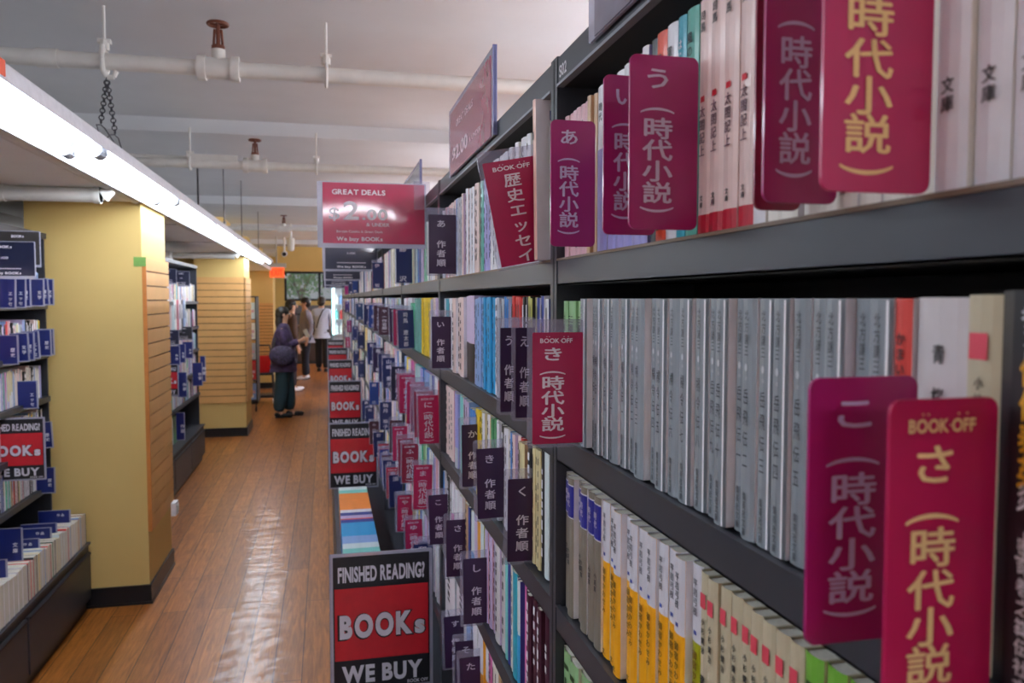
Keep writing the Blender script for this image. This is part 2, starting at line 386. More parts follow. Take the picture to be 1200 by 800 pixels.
# ------------------------------------------------------------------ the long steel bookcase
BAY = .91
def posty(k): return .845+BAY*(k)        # far post of bay k
ROWS = [1.722, 1.530, 1.340, 1.148, .957]
DECK = .735; TOPZ = 1.937
NB = 14
LIP = mat('#6e5a48', .5, name='brown_shelf_lip')
def make_bay():
    t = thing('steel_bookcase', '', 'bookcase')
    x = RX; D = .17
    for z in ROWS:
        mb = MB(); mb.box((x+.002, .012, z-.026), (x+D, BAY-.012, z-.001), STEEL)
        mb.box((x, .012, z-.027), (x+.003, BAY-.012, z+.001), STEEL)
        mb.box((x, .012, z-.027), (x+.018, BAY-.012, z-.0255), STEEL)
        mb.box((x-.001, .012, z-.001), (x+.004, BAY-.012, z+.0015), LIP if z > 1.7 else STEEL)
        mb.build('shelf_board', t)
    mb = MB(); mb.box((x+.16, .0, .1), (x+.18, BAY, TOPZ-.03), DARK); mb.build('back_panel', t)
    mb = MB(); mb.box((x, 0, TOPZ-.03), (x+.36, BAY, TOPZ-.027), DARK); mb.box((x, .013, TOPZ-.03), (x+.004, BAY-.013, TOPZ), STEEL)
    mb.box((x-.002, .013, TOPZ-.031), (x+.006, BAY-.013, TOPZ-.028), mat('#8d8f98', .4, name='header_edge')); mb.build('header', t)
    mb = MB(); mb.box((x-.001, BAY-.012, .0), (x+.17, BAY+.012, TOPZ+.002), STEEL); mb.box((x-.0015, BAY-.002, .75), (x-.001, BAY+.002, TOPZ), DARK)
    mb.build('upright', t)
    mb = MB(); mb.box((.03, 0, DECK-.02), (x+.17, BAY, DECK), STEEL); mb.box((.035, 0, .1), (x+.17, BAY, DECK-.02), DARK); mb.box((.08, 0, 0), (x+.17, BAY, .1), DARK)
    mb.box((.028, .01, .12), (.036, BAY-.01, DECK-.04), STEEL)
    mb.build('base_cabinet', t)
    mb = MB(); mb.box((x+.19, 0, 0), (x+.36, BAY, TOPZ-.03), STEEL); mb.build('rear_side', t)
    return t
bay = make_bay(); index_kids()
BL = ['charcoal steel bookcase bay nearest the camera, filled with the grey and yellow paperbacks', 'charcoal steel bookcase bay with the leaning magenta card on top, second along']
for k in range(NB):
    o = bay if k == 0 else copy_tree(bay)
    o.location = (0, posty(k)-BAY, 0)
    o['label'] = BL[k] if k < 2 else f'charcoal steel bookcase bay of the long bookcase, {ordw(k+1)} from the camera'
    o['group'] = 'bays of the long steel bookcase'
# one more bay beside the camera
mb = MB(); mb.text('S02', (RX-.0006, .826, 1.9145), NY, Z_, .017, WHITE, .02)
tag(mb.build('bay_number'), 'small white bay number S02 on the dark header by the first post', 'number label')

# ------------------------------------------------------------------ divider cards
MAG = '#b0144f'; MAG2 = '#a41668'; NAV = '#17245c'; PUR = '#33183f'; BRO = '#4a2838'; MAR = '#8c1238'
CARDY = {}       # (side,row) -> list of y
def rrect(x0, z0, x1, z1, r, n=5):
    pts = []
    for cx, cz, a in ((x1-r, z1-r, 0), (x0+r, z1-r, 90), (x0+r, z0+r, 180), (x1-r, z0+r, 270)):
        for k in range(n+1):
            t = math.radians(a+90*k/n); pts.append((cx+r*math.cos(t), cz+r*math.sin(t)))
    return pts[::-1]
def layout(mb, txt, w, h, x0, z0, ty, m, logo=None, cx=.42, style='genre'):
    """printed lettering on a card face that looks towards -y"""
    y = ty
    if style == 'genre':         # kana, bracket, four characters, bracket
        fy = [.135, .315, .42, .545, .665, .79, .885] if not logo else [.20, .365, .455, .585, .70, .82, .93]
        seq = [txt, '(', '時', '代', '小', '説', ')']
        for ch, f in zip(seq, fy):
            br = ch in '()'
            mb.glyph(ch, (x0+w*cx, y, z0+h*(1-f)), X_, Z_, w*(.45 if not br else .52), h*(.13 if not br else .12), m, .02 if not br else .01, rot=br)
    elif style == 'author':
        for ch, f in zip([txt, '作', '者', '順'], [.16, .50, .655, .81]):
            mb.glyph(ch, (x0+w*cx, y, z0+h*(1-f)), X_, Z_, min(w*.48, h*.16), h*.13, m, .02)
    elif style == 'yauthor':
        for ch, f in zip([txt, '(', '作', '者', '順', ')'], [.16, .36, .5, .63, .76, .88]):
            mb.glyph(ch, (x0+w*cx, y, z0+h*(1-f)), X_, Z_, w*.42, h*.13, m, .02, rot=ch in '()')
    else:
        n = len(txt)
        for i, ch in enumerate(txt):
            if ch == ' ': continue
            mb.glyph(ch, (x0+w*cx, y, z0+h*((.87 if not logo else .80)-(.76 if not logo else .72)*i/max(n-1, 1))), X_, Z_, w*(.45 if n < 6 else .30), h*min(.15, .8/n), m, .02)
    if logo:
        mb.text('BOOK·OFF', (x0+w*.47, y, z0+h*.9), X_, Z_, h*.055, logo, .03, width=w*.62, centre=True)
        for i in (.27, .32, .60, .68): mb.glyph('·', (x0+w*(i+.06), y, z0+h*.955), X_, Z_, w*.12, h*.05, logo, .02)
def card(label, x0, z0, y, w, h, colour, txt, style, tcol='#d9cfe0', hold=True, logo=False, tilt=0, row=None, round_=.0, cx=.42, side='R', name='divider_card', topm=.012, detail=True):
    w = min(w, RX+.0035-x0) if side == 'R' and not tilt else w
    t = thing(name, label, 'divider card', (x0+w, y, z0)); t.rotation_euler = (0, tilt, 0)
    a = -w; zz = 0
    if hold:
        mb = MB(); mb.prism(rrect(a-.004, -.003, .0, h+topm, .004), -.0008, .0008, CLEAR); mb.build('clear_holder', t)
        mb = MB(); mb.prism(rrect(a+.001, .001, -.001, h-.001, .0012), -.0013, -.0009, mat(colour, .35, .22)); yy = -.0016
    else:
        mb = MB(); mb.prism(rrect(a, 0, 0, h, round_ or .004), -.0009, .0009, mat(colour, .35, .28)); yy = -.0012
    if detail: layout(mb, txt, w, h, a, 0, yy, mat(tcol, .4), mat(tcol, .4) if logo else None, cx, style)
    mb.build('card_insert', t)
    if row is not None: CARDY.setdefault((side, row), []).append(y)
    return t
BIG = [
 ('magenta divider card headed with the kana ki in front of the grey paperbacks', .195, 1.536, .753, .054, .112, MAG, 'き', 'genre', '#eee4ec', True, True, 1),
 ('magenta divider card headed with the kana ko before the red-spined paperback', .196, 1.533, .294, .052, .114, MAG2, 'こ', 'genre', '#cfbde4', False, False, 1),
 ('large magenta divider card with gold lettering headed sa, beside the black book', .2005, 1.520, .251, .047, .123, MAG, 'さ', 'genre', '#e6ca90', False, True, 1),
 ('magenta divider card headed with the kana a on the top shelf', .205, 1.729, .721, .046, .117, MAG2, 'あ', 'genre', '#dccbe2', False, False, 0),
 ('magenta divider card headed with the kana i, half behind the u card', .206, 1.729, .579, .044, .120, MAG2, 'い', 'genre', '#cdb6da', False, False, 0),
 ('magenta divider card headed with the kana u beside the pink paperbacks', .199, 1.727, .508, .051, .116, MAG2, 'う', 'genre', '#dccbe4', False, False, 0),
 ('crimson divider card with gold lettering, largest on the top shelf', .197, 1.724, .291, .053, .130, '#b8205a', 'お', 'genre', '#f0cc8c', False, True, 0),
 ('magenta divider card with lilac lettering tucked behind the gold-lettered one', .208, 1.727, .354, .042, .125, MAG2, 'え', 'genre', '#cdb6da', False, False, 0),
 ('plain maroon divider card edge beside the white glossy spine on the top shelf', .221, 1.727, .385, .029, .125, MAR, 'え', 'none', '#cdb6da', False, False, 0),
]
for l, x0, z0, y, w, h, c, tx, st, tc, ho, lo, r in BIG:
    card(l, x0, z0, y, w, h, c, tx, st, tc, ho, lo, 0, r, round_=.005, cx=.40 if w > .03 else .4, detail=st != 'none')
card('tilted magenta divider card lettered for history essays, hanging by the first post', .1965, 1.7285, .905, .072, .122, MAG, '歴史エッセイ', 'list', '#eee4ec', True, True, -.19, 0, cx=.45)
AUTH = [('a', 'あ', 1.53, .192, 1.727, 1.842, 0, .055), ('i', 'い', 1.608, .207, 1.538, 1.645, 1, .05), ('u', 'う', 1.02, .221, 1.53, 1.643, 1, .04), ('e', 'え', .94, .2225, 1.534, 1.646, 1, .042),
        ('ka', 'か', 1.337, .223, 1.357, 1.466, 2, .044), ('ki', 'き', 1.15, .215, 1.353, 1.46, 2, .045), ('ku', 'く', .98, .221, 1.342, 1.451, 2, .045),
        ('ko', 'こ', 1.69, .211, 1.15, 1.26, 3, .048), ('sa', 'さ', 1.461, .213, 1.157, 1.267, 3, .05), ('shi', 'し', 1.256, .211, 1.15, 1.26, 3, .05),
        ('su', 'す', 1.508, .217, .961, 1.065, 4, .05), ('so', 'そ', 1.378, .216, .961, 1.07, 4, .045), ('ta', 'た', 1.314, .216, .961, 1.07, 4, .045)]
PLC = {0: 'top', 1: 'second', 2: 'third', 3: 'fourth', 4: 'fifth'}
for rn, kn, y, x0, z0, z1, r, w in AUTH:
    card(f'dark purple by-author divider card headed with the kana {rn} on the {PLC[r]} shelf', x0, z0, y, w, z1-z0, PUR, kn, 'author', '#cfc8d8', True, False, random.uniform(-.03, .03) if r > 1 else 0, r, cx=.45)
# the smaller cards further along: (seen left edge, top) give the place along the shelf
FAR = [(465.6,357,NAV,'司馬 遼太郎','navy divider card with a five-character author name beside the mint green spines'),
 (460,356,MAG,'さ','magenta divider card peeping out behind the navy author card'),(456,356,PUR,'け','purple divider card behind the magenta one on the second shelf'),
 (442.7,354,BRO,'や','brown by-author divider card headed ya on the second shelf'),(437,353,BRO,'も','brown divider card just behind the ya card'),
 (431,351,'#1f3f8a','宮城谷','bright blue divider card past the brown ones on the second shelf'),(425.7,351.7,NAV,'藤沢','navy divider card, second past the brown ones'),
 (417,350,'#24406e','池波','steel blue divider card, third past the brown ones'),(404,350,'#3a2a6e','山本','violet divider card near the far end of the second shelf'),
 (406.5,375,MAG2,'か','magenta divider card near the far end of the third shelf'),(412.5,376,NAV,'北方','navy divider card far along the third shelf'),
 (418.5,379,NAV,'浅田','navy divider card just before the mustard spine on the third shelf'),(430,390,NAV,'宮部','navy divider card below the bright blue one'),
 (436,397,'#2a1a4a','高橋','dark violet divider card by the cream spines on the third shelf'),(443,404,NAV,'吉川 英治','navy divider card behind the four-character one'),
 (447.5,409,NAV,'山崎 豊子','navy divider card lettered with a woman author name on the third shelf'),(457,418.6,'#181c3c','山岡 荘八','blackish navy divider card before the magenta cluster'),
 (464.6,428,MAG,'せ','magenta divider card with a purple band, farthest of the cluster'),(466.7,435.6,MAG,'そ','magenta divider card second farthest in the cluster'),
 (475,445,MAG,'た','magenta divider card third in the cluster behind the ni card'),(480,449,'#7a2450','ち','plum divider card in the cluster behind the ni card'),(484,456,MAR,'て','maroon divider card directly behind the ni card'),
 (489.5,462,MAG,'に','magenta divider card headed with the kana ni, front of the cluster'),
 (405,399,MAG,'き','magenta divider card near the far end of the fourth shelf'),(419,410,NAV,'山口','navy divider card above the second buy-back sign'),(413.6,425,NAV,'原田','navy divider card by the far buy-back signs'),
 (432,432,'#1f3f8a','綾辻','bright navy divider card on the fourth shelf beside the third buy-back sign'),(444,457,NAV,'柚月 裕子','navy divider card with author name above the yo card'),
 (455,476,BRO,'よ','brown by-author divider card headed yo on the fourth shelf'),(459,492,MAG,'は','magenta divider card headed ha below the yo card'),(466,508,MAR,'ひ','maroon divider card directly behind the fu card'),
 (469.5,515,MAR,'ふ','dark red divider card headed with the kana fu'),(482.5,541,MAG,'ま','magenta divider card headed with the kana ma'),
 (424,452.6,NAV,'真山','navy divider card behind the top edge of the second buy-back sign'),(432.7,473,BRO,'ら','brown divider card just over the second buy-back sign'),
 (444.4,506.6,'#1f3f8a','横山','blue divider card beside the second buy-back sign'),(448.6,516,'#1f3f8a','米澤','smaller blue divider card in front of the blue one'),
 (447,528,BRO,'り','brown by-author divider card headed ri'),(455,537,NAV,'湊','navy divider card next to the ri card'),(463.5,556,NAV,'矢','navy divider card half hidden left of the ma card'),
 (442.7,559.7,'#b01838','歴史エッセイ','red divider card lettered for essays beside the second buy-back sign'),(464,573.5,MAG,'や','magenta divider card headed with the kana ya'),
 (474,594.8,MAG,'ゆ','magenta divider card headed with the kana yu'),(452.5,594.8,'#b01838','あ','red divider card headed a on the fifth shelf'),
 (428.4,575.6,NAV,'和久','navy divider card over the tray of face-up spines'),(438,573.5,NAV,'若竹','navy divider card right of the one over the tray'),
 (483.7,614,NAV,'和田 竜','navy divider card lettered for an author on the fifth shelf, before the big sign'),(491,635,NAV,'和','small navy divider card in front of the fifth shelf author card'),
 (449.7,628,NAV,'井上','navy divider card just above the big buy-back sign'),(445,616,MAG,'い','magenta divider card above the big buy-back sign')]
for px, py, c, tx, lab in FAR:
    y, z = onx(px, py, .202)
    if y > 12.6: y = 12.6
    r = min(range(5), key=lambda i: abs(ROWS[i]+.118-z))
    x0_ = .204
    if r == 4 and y < 1.94: rr_ = ray(px, py); y = 1.96; x0_ = min(.238, y*rr_.x/rr_.y)
    st = 'list' if len(tx) > 1 or c == NAV else ('yauthor' if c == BRO else 'genre')
    card(lab, x0_, ROWS[r]+.004+random.uniform(0, .004), y, .048, .113, c, tx, st, '#d4ccda', True, st == 'genre', random.uniform(-.03, .03), r, cx=.48)
# few more navy ones on the top shelf
for y, r, c, tx, lab in ((3.55, 0, NAV, '伊坂', 'navy divider card on the top shelf left of the price sign'), (6.3, 0, '#1f3f8a', '東野', 'blue divider card on the top shelf far along'), (7.4, 0, NAV, '奥田', 'navy divider card on the top shelf, second past the price signs'), (8.9, 0, MAG2, 'う', 'small magenta divider card far along the top shelf'),
                         (2.35, 0, NAV, '藤沢', 'navy divider card on the top shelf below the hanging price sign')):
    card(lab, .2, ROWS[r]+.004, y, .048, .113, c, tx, 'list', '#d4ccda', True, False, 0, r)

# ------------------------------------------------------------------ books
PAGE = mat('#dad5c8', .8, name='page_paper', noise=.1, scale=300)
INK = mat('#2c2c30', .6, name='ink'); 
BOOKM = {}
def bm_(c): return mat(c, .4, .15)
BOOKS = []       # specs
def spec(side, bayi, row, idx, x, y, z, t, h, d, spine, cover, deco=None, rz=0, tilt=0, cname='', title='', kind='shelf'):
    BOOKS.append(dict(side=side, bay=bayi, row=row, idx=idx, x=x, y=y, z=z, t=t, h=h, d=d, spine=spine, cover=cover, deco=deco, rz=rz, tilt=tilt, cname=cname, title=title, kind=kind))
CN = {'#d9a7b0':'pink','#c9a27a':'tan','#eae8ef':'white','#9c97d2':'lilac','#1e1c20':'black','#e04a2a':'orange-red','#2a9fb5':'cyan','#4fa595':'teal','#ebcfca':'pale pink','#8fb884':'green','#8e969d':'grey',
      '#d9473f':'red','#d5cfd2':'off-white','#c2b89c':'beige','#7d7468':'taupe','#f0a818':'yellow','#a0a016':'olive','#6fae3c':'bright green','#e6b8a8':'peach','#8aa8d8':'light blue','#2f9ad0':'sky blue','#c93a36':'red','#b8b45a':'mustard','#31408c':'navy',
      '#e0d2a0':'ivory','#7fd0c8':'aqua','#4a2034':'maroon','#d96ca8':'hot pink','#f2cf2e':'bright yellow','#52b58a':'mint','#7ab0a8':'sage','#c9b6d8':'lavender','#f0eae0':'cream','#b5b9c4':'silver','#e09a3a':'amber','#3c7fc4':'blue','#d8e4e6':'ice white','#5a9a6a':'leaf green'}
PAL = ['#eae8ef']*6+['#f0eae0']*5+['#ebcfca']*3+['#c9b6d8']*3+['#8aa8d8']*2+['#d8e4e6']*4+['#b5b9c4']*3+['#d9a7b0']*2+['#3c7fc4','#7fd0c8','#e09a3a','#c93a36','#f2cf2e','#52b58a','#1e1c20','#31408c','#d96ca8','#c2b89c','#e0d2a0','#e0d2a0','#9c97d2','#c9a27a','#4fa595']
def rnd_entry():
    c = random.choice(PAL); return (random.choice([1, 1, 2, 3, 4]), random.uniform(.009, .017), c, random.choice(PAL[:22]), random.choice([None, 'lines', 'lines', 'band']), random.choice([.148, .148, .15, .152]), '')
G = '#8e969d'
# entries: (count, thickness, spine, cover side, decoration, height, title)
SPEC = {
 # nearest bays: (count, sight column where the group ends, ...)
 (0, 0): [(6, 689, '#d9a7b0', '#ebcfca', 'title', .150, '剣客商売'), (2, 697, '#c9a27a', '#c9a27a', 'title', .152, '鬼平'), (1, 708.5, '#eae8ef', '#eae8ef', 'lilac', .155, ''), (4, 752, '#eae8ef', '#9c97d2', 'lilac', .155, '天地人'), (1, 760, '#eae8ef', '#9c97d2', 'lilac', .157, '天地人'), (1, 769, '#1e1c20', '#1e1c20', 'wtitle', .158, '幕末'),
          (1, 781, '#e04a2a', '#eae8ef', 'title', .158, '花の慶次'), (1, 793, '#eae8ef', '#eae8ef', 'title', .158, '軍師'), (1, 803, '#2a9fb5', '#2a9fb5', 'wtitle', .158, 'はじめ'), (1, 817, '#4fa595', '#4fa595', 'title', .158, '風の陣'),
          (4, 884, '#ebcfca', '#ebcfca', 'redfoot', .158, '太閤記'), (1, 899, '#eae8ef', '#f0eae0', None, .158, ''), (8, 1095, '#f0eae0', '#eae8ef', 'title', .15, '蝉'), (3, 1225, '#eae8ef', '#f0eae0', 'bigtitle', .158, '小紋'), (6, 1500, '#eae8ef', '#f0eae0', 'title', .158, '小紋')],
 (0, 1): [(4, 680, '#8fb884', '#8fb884', 'title', .146, '三国志'), (13, 825, G, '#f4f2f6', 'grey', .1485, '楊令伝'), (11, 1045, G, '#f4f2f6', 'grey', .1485, '岳飛伝'), (1, 1066, '#d9473f', '#d5cfd2', 'title', .1485, 'かまいたち'), (1, 1130, '#d5cfd2', '#d5cfd2', 'bigtitle', .149, '青桜記'),
          (1, 1171, '#c2b89c', '#c2b89c', 'redsq', .150, '小松重男正宗'), (1, 1260, '#1e1c20', '#1e1c20', 'black', .1515, '佐伯泰英'), (6, 1500, '#1e1c20', '#1e1c20', 'wtitle', .150, '密命')],
 (0, 2): [(6, 703, '#7d7468', '#f0eef2', 'navyband', .149, ''), (10, 804, '#f0a818', '#eeecf2', 'yellow', .149, '御宿かわせみ'), (1, 817, '#a0a016', '#eae8ef', 'yellow', .150, '御宿かわせみ'), (9, 945, '#c2b89c', '#c2b89c', 'redsq', .149, '小杉健治'), (10, 1300, '#6fae3c', '#c2b89c', 'gdot', .149, '鳥羽亮')],
 (0, 3): [(5, 712, '#8fb884', '#c9c2b0', 'gdot', .146, '鳥羽亮'), (20, 1000, '#8fb884', '#c9c2b0', 'gdot', .147, '鳥羽')],
 (1, 0): [(4, 520, '#b5b9c4', '#eae8ef', 'lines', .150, ''), (2, 525, '#d9a7b0', '#eae8ef', 'lines', .152, ''), (3, 533, '#ebcfca', '#eae8ef', 'lines', .152, ''), (1, 536, '#8aa8d8', '#eae8ef', None, .152, ''), (3, 541, '#b5b9c4', '#eae8ef', 'lines', .150, ''), (3, 546, '#ebcfca', '#c9b6d8', 'lines', .152, ''), (3, 553, '#eae8ef', '#ebcfca', 'lines', .155, ''), (2, 559, '#ebcfca', '#f0eae0', 'lines', .155, ''), (1, 561, '#1e1c20', '#1e1c20', None, .155, ''),
          (2, 566, '#4fa595', '#7fd0c8', 'lines', .15, ''), (3, 575, '#9c97d2', '#c9b6d8', 'lines', .152, ''), (8, 600, '#eae8ef', '#eae8ef', 'lines', .165, ''), (8, 632, '#eae8ef', '#f0eae0', 'lines', .166, '')],
 (1, 1): [(1, 520, '#eae8ef', '#eae8ef', 'lines', .15, ''), (1, 524, '#2a9fb5', '#2a9fb5', None, .15, ''), (2, 530, '#eae8ef', '#ebcfca', 'lines', .15, ''), (3, 543, '#ebcfca', '#eae8ef', 'lines', .15, ''), (2, 556, '#1e1c20', '#c9b6d8', 'obi', .155, ''), (4, 565.5, '#8aa8d8', '#8aa8d8', 'lines', .15, ''), (5, 577.5, '#2f9ad0', '#2f9ad0', 'lines', .15, ''),
          (2, 582, '#eae8ef', '#eae8ef', 'lines', .15, ''), (3, 590, '#b5b9c4', '#b5b9c4', 'lines', .15, ''), (3, 597, '#3c7fc4', '#eae8ef', 'lines', .15, ''), (5, 612.5, '#c93a36', '#d9473f', 'lines', .151, ''), (2, 617.5, '#1e1c20', '#1e1c20', 'wlines', .15, ''), (3, 625, '#b8b45a', '#1e1c20', 'lines', .151, ''), (4, 636, '#31408c', '#eae8ef', 'lines', .151, ''), (2, 641, '#eae8ef', '#31408c', 'lines', .15, ''), (2, 646, '#31408c', '#eae8ef', 'lines', .15, '')],
 (1, 2): [(3, 530, '#ebcfca', '#d9a7b0', 'lines', .15, ''), (2, 536, '#9c97d2', '#9c97d2', 'band', .15, ''), (2, 541, '#7fd0c8', '#eae8ef', None, .15, ''), (3, 549, '#c9b6d8', '#8aa8d8', 'lines', .15, ''), (3, 557, '#3c7fc4', '#eae8ef', None, .14, ''), (2, 565, '#f2cf2e', '#f2cf2e', 'lines', .15, ''), (2, 571, '#eae8ef', '#e0d2a0', 'lines', .15, ''), (1, 574, '#e09a3a', '#eae8ef', None, .15, ''), (2, 578, '#5a9a6a', '#5a9a6a', None, .15, ''),
          (2, 583, '#eae8ef', '#eae8ef', 'lines', .15, ''), (1, 587, '#1e1c20', '#1e1c20', 'wlines', .15, ''), (3, 596, '#eae8ef', '#f0eae0', 'lines', .15, ''), (1, 600, '#3c7fc4', '#3c7fc4', None, .15, ''), (2, 606, '#ebcfca', '#c9b6d8', 'lines', .15, ''), (1, 609, '#c93a36', '#c93a36', None, .15, ''), (2, 615, '#e0d2a0', '#c9a27a', 'lines', .15, ''), (1, 620, '#1e1c20', '#1e1c20', 'wlines', .15, ''), (3, 629, '#e0d2a0', '#e0d2a0', 'lines', .152, ''), (1, 633, '#1e1c20', '#1e1c20', 'wlines', .155, ''), (1, 638, '#d8e4e6', '#d8e4e6', None, .158, ''), (1, 644.5, '#7fd0c8', '#7fd0c8', 'redlabel', .158, ''), (1, 649, '#7fd0c8', '#d8e4e6', None, .158, '')],
 (1, 3): [(2, 520, '#3c7fc4', '#eae8ef', None, .15, ''), (3, 528, '#1e1c20', '#eae8ef', 'wlines', .15, ''), (5, 542, '#d96ca8', '#eae8ef', 'whead', .15, ''), (2, 549, '#c9a27a', '#e0d2a0', 'lines', .15, ''), (1, 551, '#31408c', '#1e1c20', None, .15, ''), (2, 556, '#d8e4e6', '#2f9ad0', 'bluefoot', .15, ''), (1, 559, '#c9b6d8', '#eae8ef', None, .15, ''), (1, 562, '#e09a3a', '#eae8ef', None, .15, ''), (2, 568, '#d8e4e6', '#b8b45a', None, .15, ''),
          (3, 578.5, '#c9b6d8', '#d9a7b0', 'lines', .152, ''), (2, 590, '#d5cfd2', '#c9b6d8', 'lines', .152, ''), (1, 593, '#7fd0c8', '#7fd0c8', None, .15, ''), (1, 596, '#31408c', '#31408c', None, .15, ''), (2, 600, '#f0eae0', '#eae8ef', 'lines', .15, ''), (1, 605, '#2a9fb5', '#7fd0c8', None, .15, ''), (2, 610, '#d8e4e6', '#31408c', 'bluefoot', .15, ''), (1, 614, '#d96ca8', '#eae8ef', None, .15, ''), (8, 647, '#4a2034', '#4a2034', 'wlines', .148, ''), (1, 651, '#e0d2a0', '#e0d2a0', None, .148, '')],
 (1, 4): [(2, 545, '#eae8ef', '#b5b9c4', 'lines', .15, ''), (2, 554, '#8aa8d8', '#b5b9c4', 'lines', .15, ''), (3, 562, '#5a9a6a', '#eae8ef', 'whead', .15, ''), (2, 569, '#e09a3a', '#f0a818', 'whead', .15, ''), (2, 576, '#d96ca8', '#31408c', 'lines', .15, ''), (3, 587, '#f0eae0', '#c9a27a', 'lines', .15, ''), (3, 600, '#c9a27a', '#e0d2a0', 'lines', .15, ''), (12, 652, '#eae8ef', '#f0eae0', 'lines', .15, '')],
 (2, 0): [(3, .014, '#8aa8d8', '#eae8ef', 'lines', .15, ''), (6, .013, '#eae8ef', '#eae8ef', 'lines', .15, ''), (3, .02, '#c9b6d8', '#eae8ef', 'lines', .15, ''), (3, .02, '#4fa595', '#52b58a', None, .15, ''), (4, .02, '#c2b89c', '#b5b9c4', None, .15, ''), (6, .015, '#d8e4e6', '#8aa8d8', 'lines', .15, '')],
 (2, 1): [(5, .016, '#eae8ef', '#ebcfca', 'lines', .15, ''), (3, .014, '#d9a7b0', '#eae8ef', 'lines', .15, ''), (6, .014, '#eae8ef', '#eae8ef', 'lines', .15, ''), (8, .016, '#52b58a', '#52b58a', None, .135, ''), (10, .015, '#7ab0a8', '#7ab0a8', 'lines', .15, ''), (12, .015, '#f2cf2e', '#f2cf2e', 'lines', .15, '')],
 (2, 2): [(6, .014, '#8aa8d8', '#c9b6d8', 'lines', .15, ''), (2, .014, '#f2cf2e', '#f2cf2e', None, .15, ''), (5, .014, '#eae8ef', '#ebcfca', 'lines', .15, ''), (10, .016, '#d96ca8', '#d9a7b0', 'lines', .15, ''), (8, .014, '#d8e4e6', '#7fd0c8', 'lines', .15, ''), (6, .014, '#9c97d2', '#3c7fc4', 'lines', .15, ''), (9, .014, '#8aa8d8', '#c9b6d8', 'lines', .15, '')],
 (2, 3): [(4, .014, '#e09a3a', '#c93a36', 'lines', .15, ''), (8, .015, '#c9b6d8', '#d9a7b0', 'lines', .15, ''), (12, .015, '#d9a7b0', '#c9b6d8', 'lines', .15, ''), (10, .014, '#d8e4e6', '#52b58a', 'lines', .15, ''), (8, .014, '#8fb884', '#d8e4e6', 'lines', .15, '')],
 (2, 4): [(3, .014, '#3c7fc4', '#1e1c20', 'lines', .15, ''), (6, .015, '#eae8ef', '#c9b6d8', 'lines', .15, ''), (3, .015, '#d96ca8', '#9c97d2', None, .15, ''), (10, .014, '#c2b89c', '#f0eae0', 'lines', .15, '')],
}
for b in range(NB):
    far = posty(b)-.014; near = posty(b)-BAY+.014 if b else .13
    for r in range(5):
        py = {0: [150, 420, 650, 780, 800], 1: [250, 400, 530, 650, 760]}.get(b, [0]*5)[r]
        if b == 0 and r == 4: continue
        cards = sorted(CARDY.get(('R', r), []), reverse=True)
        y = far; ents = list(SPEC.get((b, r), [])); q = []
        for e in ents:
            for m_ in range(e[0]): q.append(e+(e[0]-m_,))
        i = 0
        if b == 1 and r == 0: near += .032
        while y > near+.006:
            if i < len(q): e = q[i]
            else:
                e = rnd_entry(); q += [e+(0,)]*e[0]; e = q[i]
            _, t, sp, cv, deco, h, ti, left = e
            if t > 1: t = max(.006, (y-onx(t, py, RX+.006)[0])/left); exact = True
            else: exact = False
            if b and not exact: t *= random.uniform(.92, 1.08)
            if b: h *= random.uniform(.985, 1.01)
            for yc in cards:
                break
            if t < .004: y -= t+.0024; continue
            if y-t < near: break
            dx = (0, .0022, .0044, .0008, .0035, .0058, .0012)[(i*5+r) % 7] if deco in ('grey', 'navyband', 'yellow') else random.uniform(0, .004)
            if b: dx = random.uniform(0, .007)
            i += 1
            spec('R', b, r, i, RX+.004+dx, y-t/2, ROWS[r]+.0016, t-.0005, h, .106, sp, cv, deco, title=ti)
            y -= t
# --- the leaning peach book at the first post
spec('R', 1, 0, 0, .233, .884, ROWS[0]+.0025, .012, .182, .128, '#e6b8a8', '#eae8ef', 'bluesq', tilt=-.05, kind='lean')
# --- spine-up books in the tray of the long bookcase
y = 12.5; k = 0
tray = [('#d8e4e6', 3), ('#7fd0c8', 3), ('#e8863a', 12), ('#eae8ef', 2), ('#31408c', 2), ('#c9b6d8', 2), ('#d9473f', 1), ('#31408c', 2), ('#2f9ad0', 8), ('#8aa8d8', 4)]
CN['#e8863a'] = 'orange'
while y > 2.1:
    for c, n in (tray if y < 3.65 else [(random.choice(PAL), random.choice([2, 3, 5, 8])) for _ in range(6)]):
        n = int(n*(1.6 if y < 3.65 else 1))
        for _ in range(n):
            if not any(-.5 < y-sy < .02 for sy in (5.86, 7.9, 9.85, 11.8)) and not 3.62 < y < 4.05:
                k += 1
                spec('D', 0, 9, k, .045, y, DECK+.001, .0128, .122, .102, c, c, None, kind='tray')
            y -= .0145
    if 3.65 < y < 4.1: y = 3.6

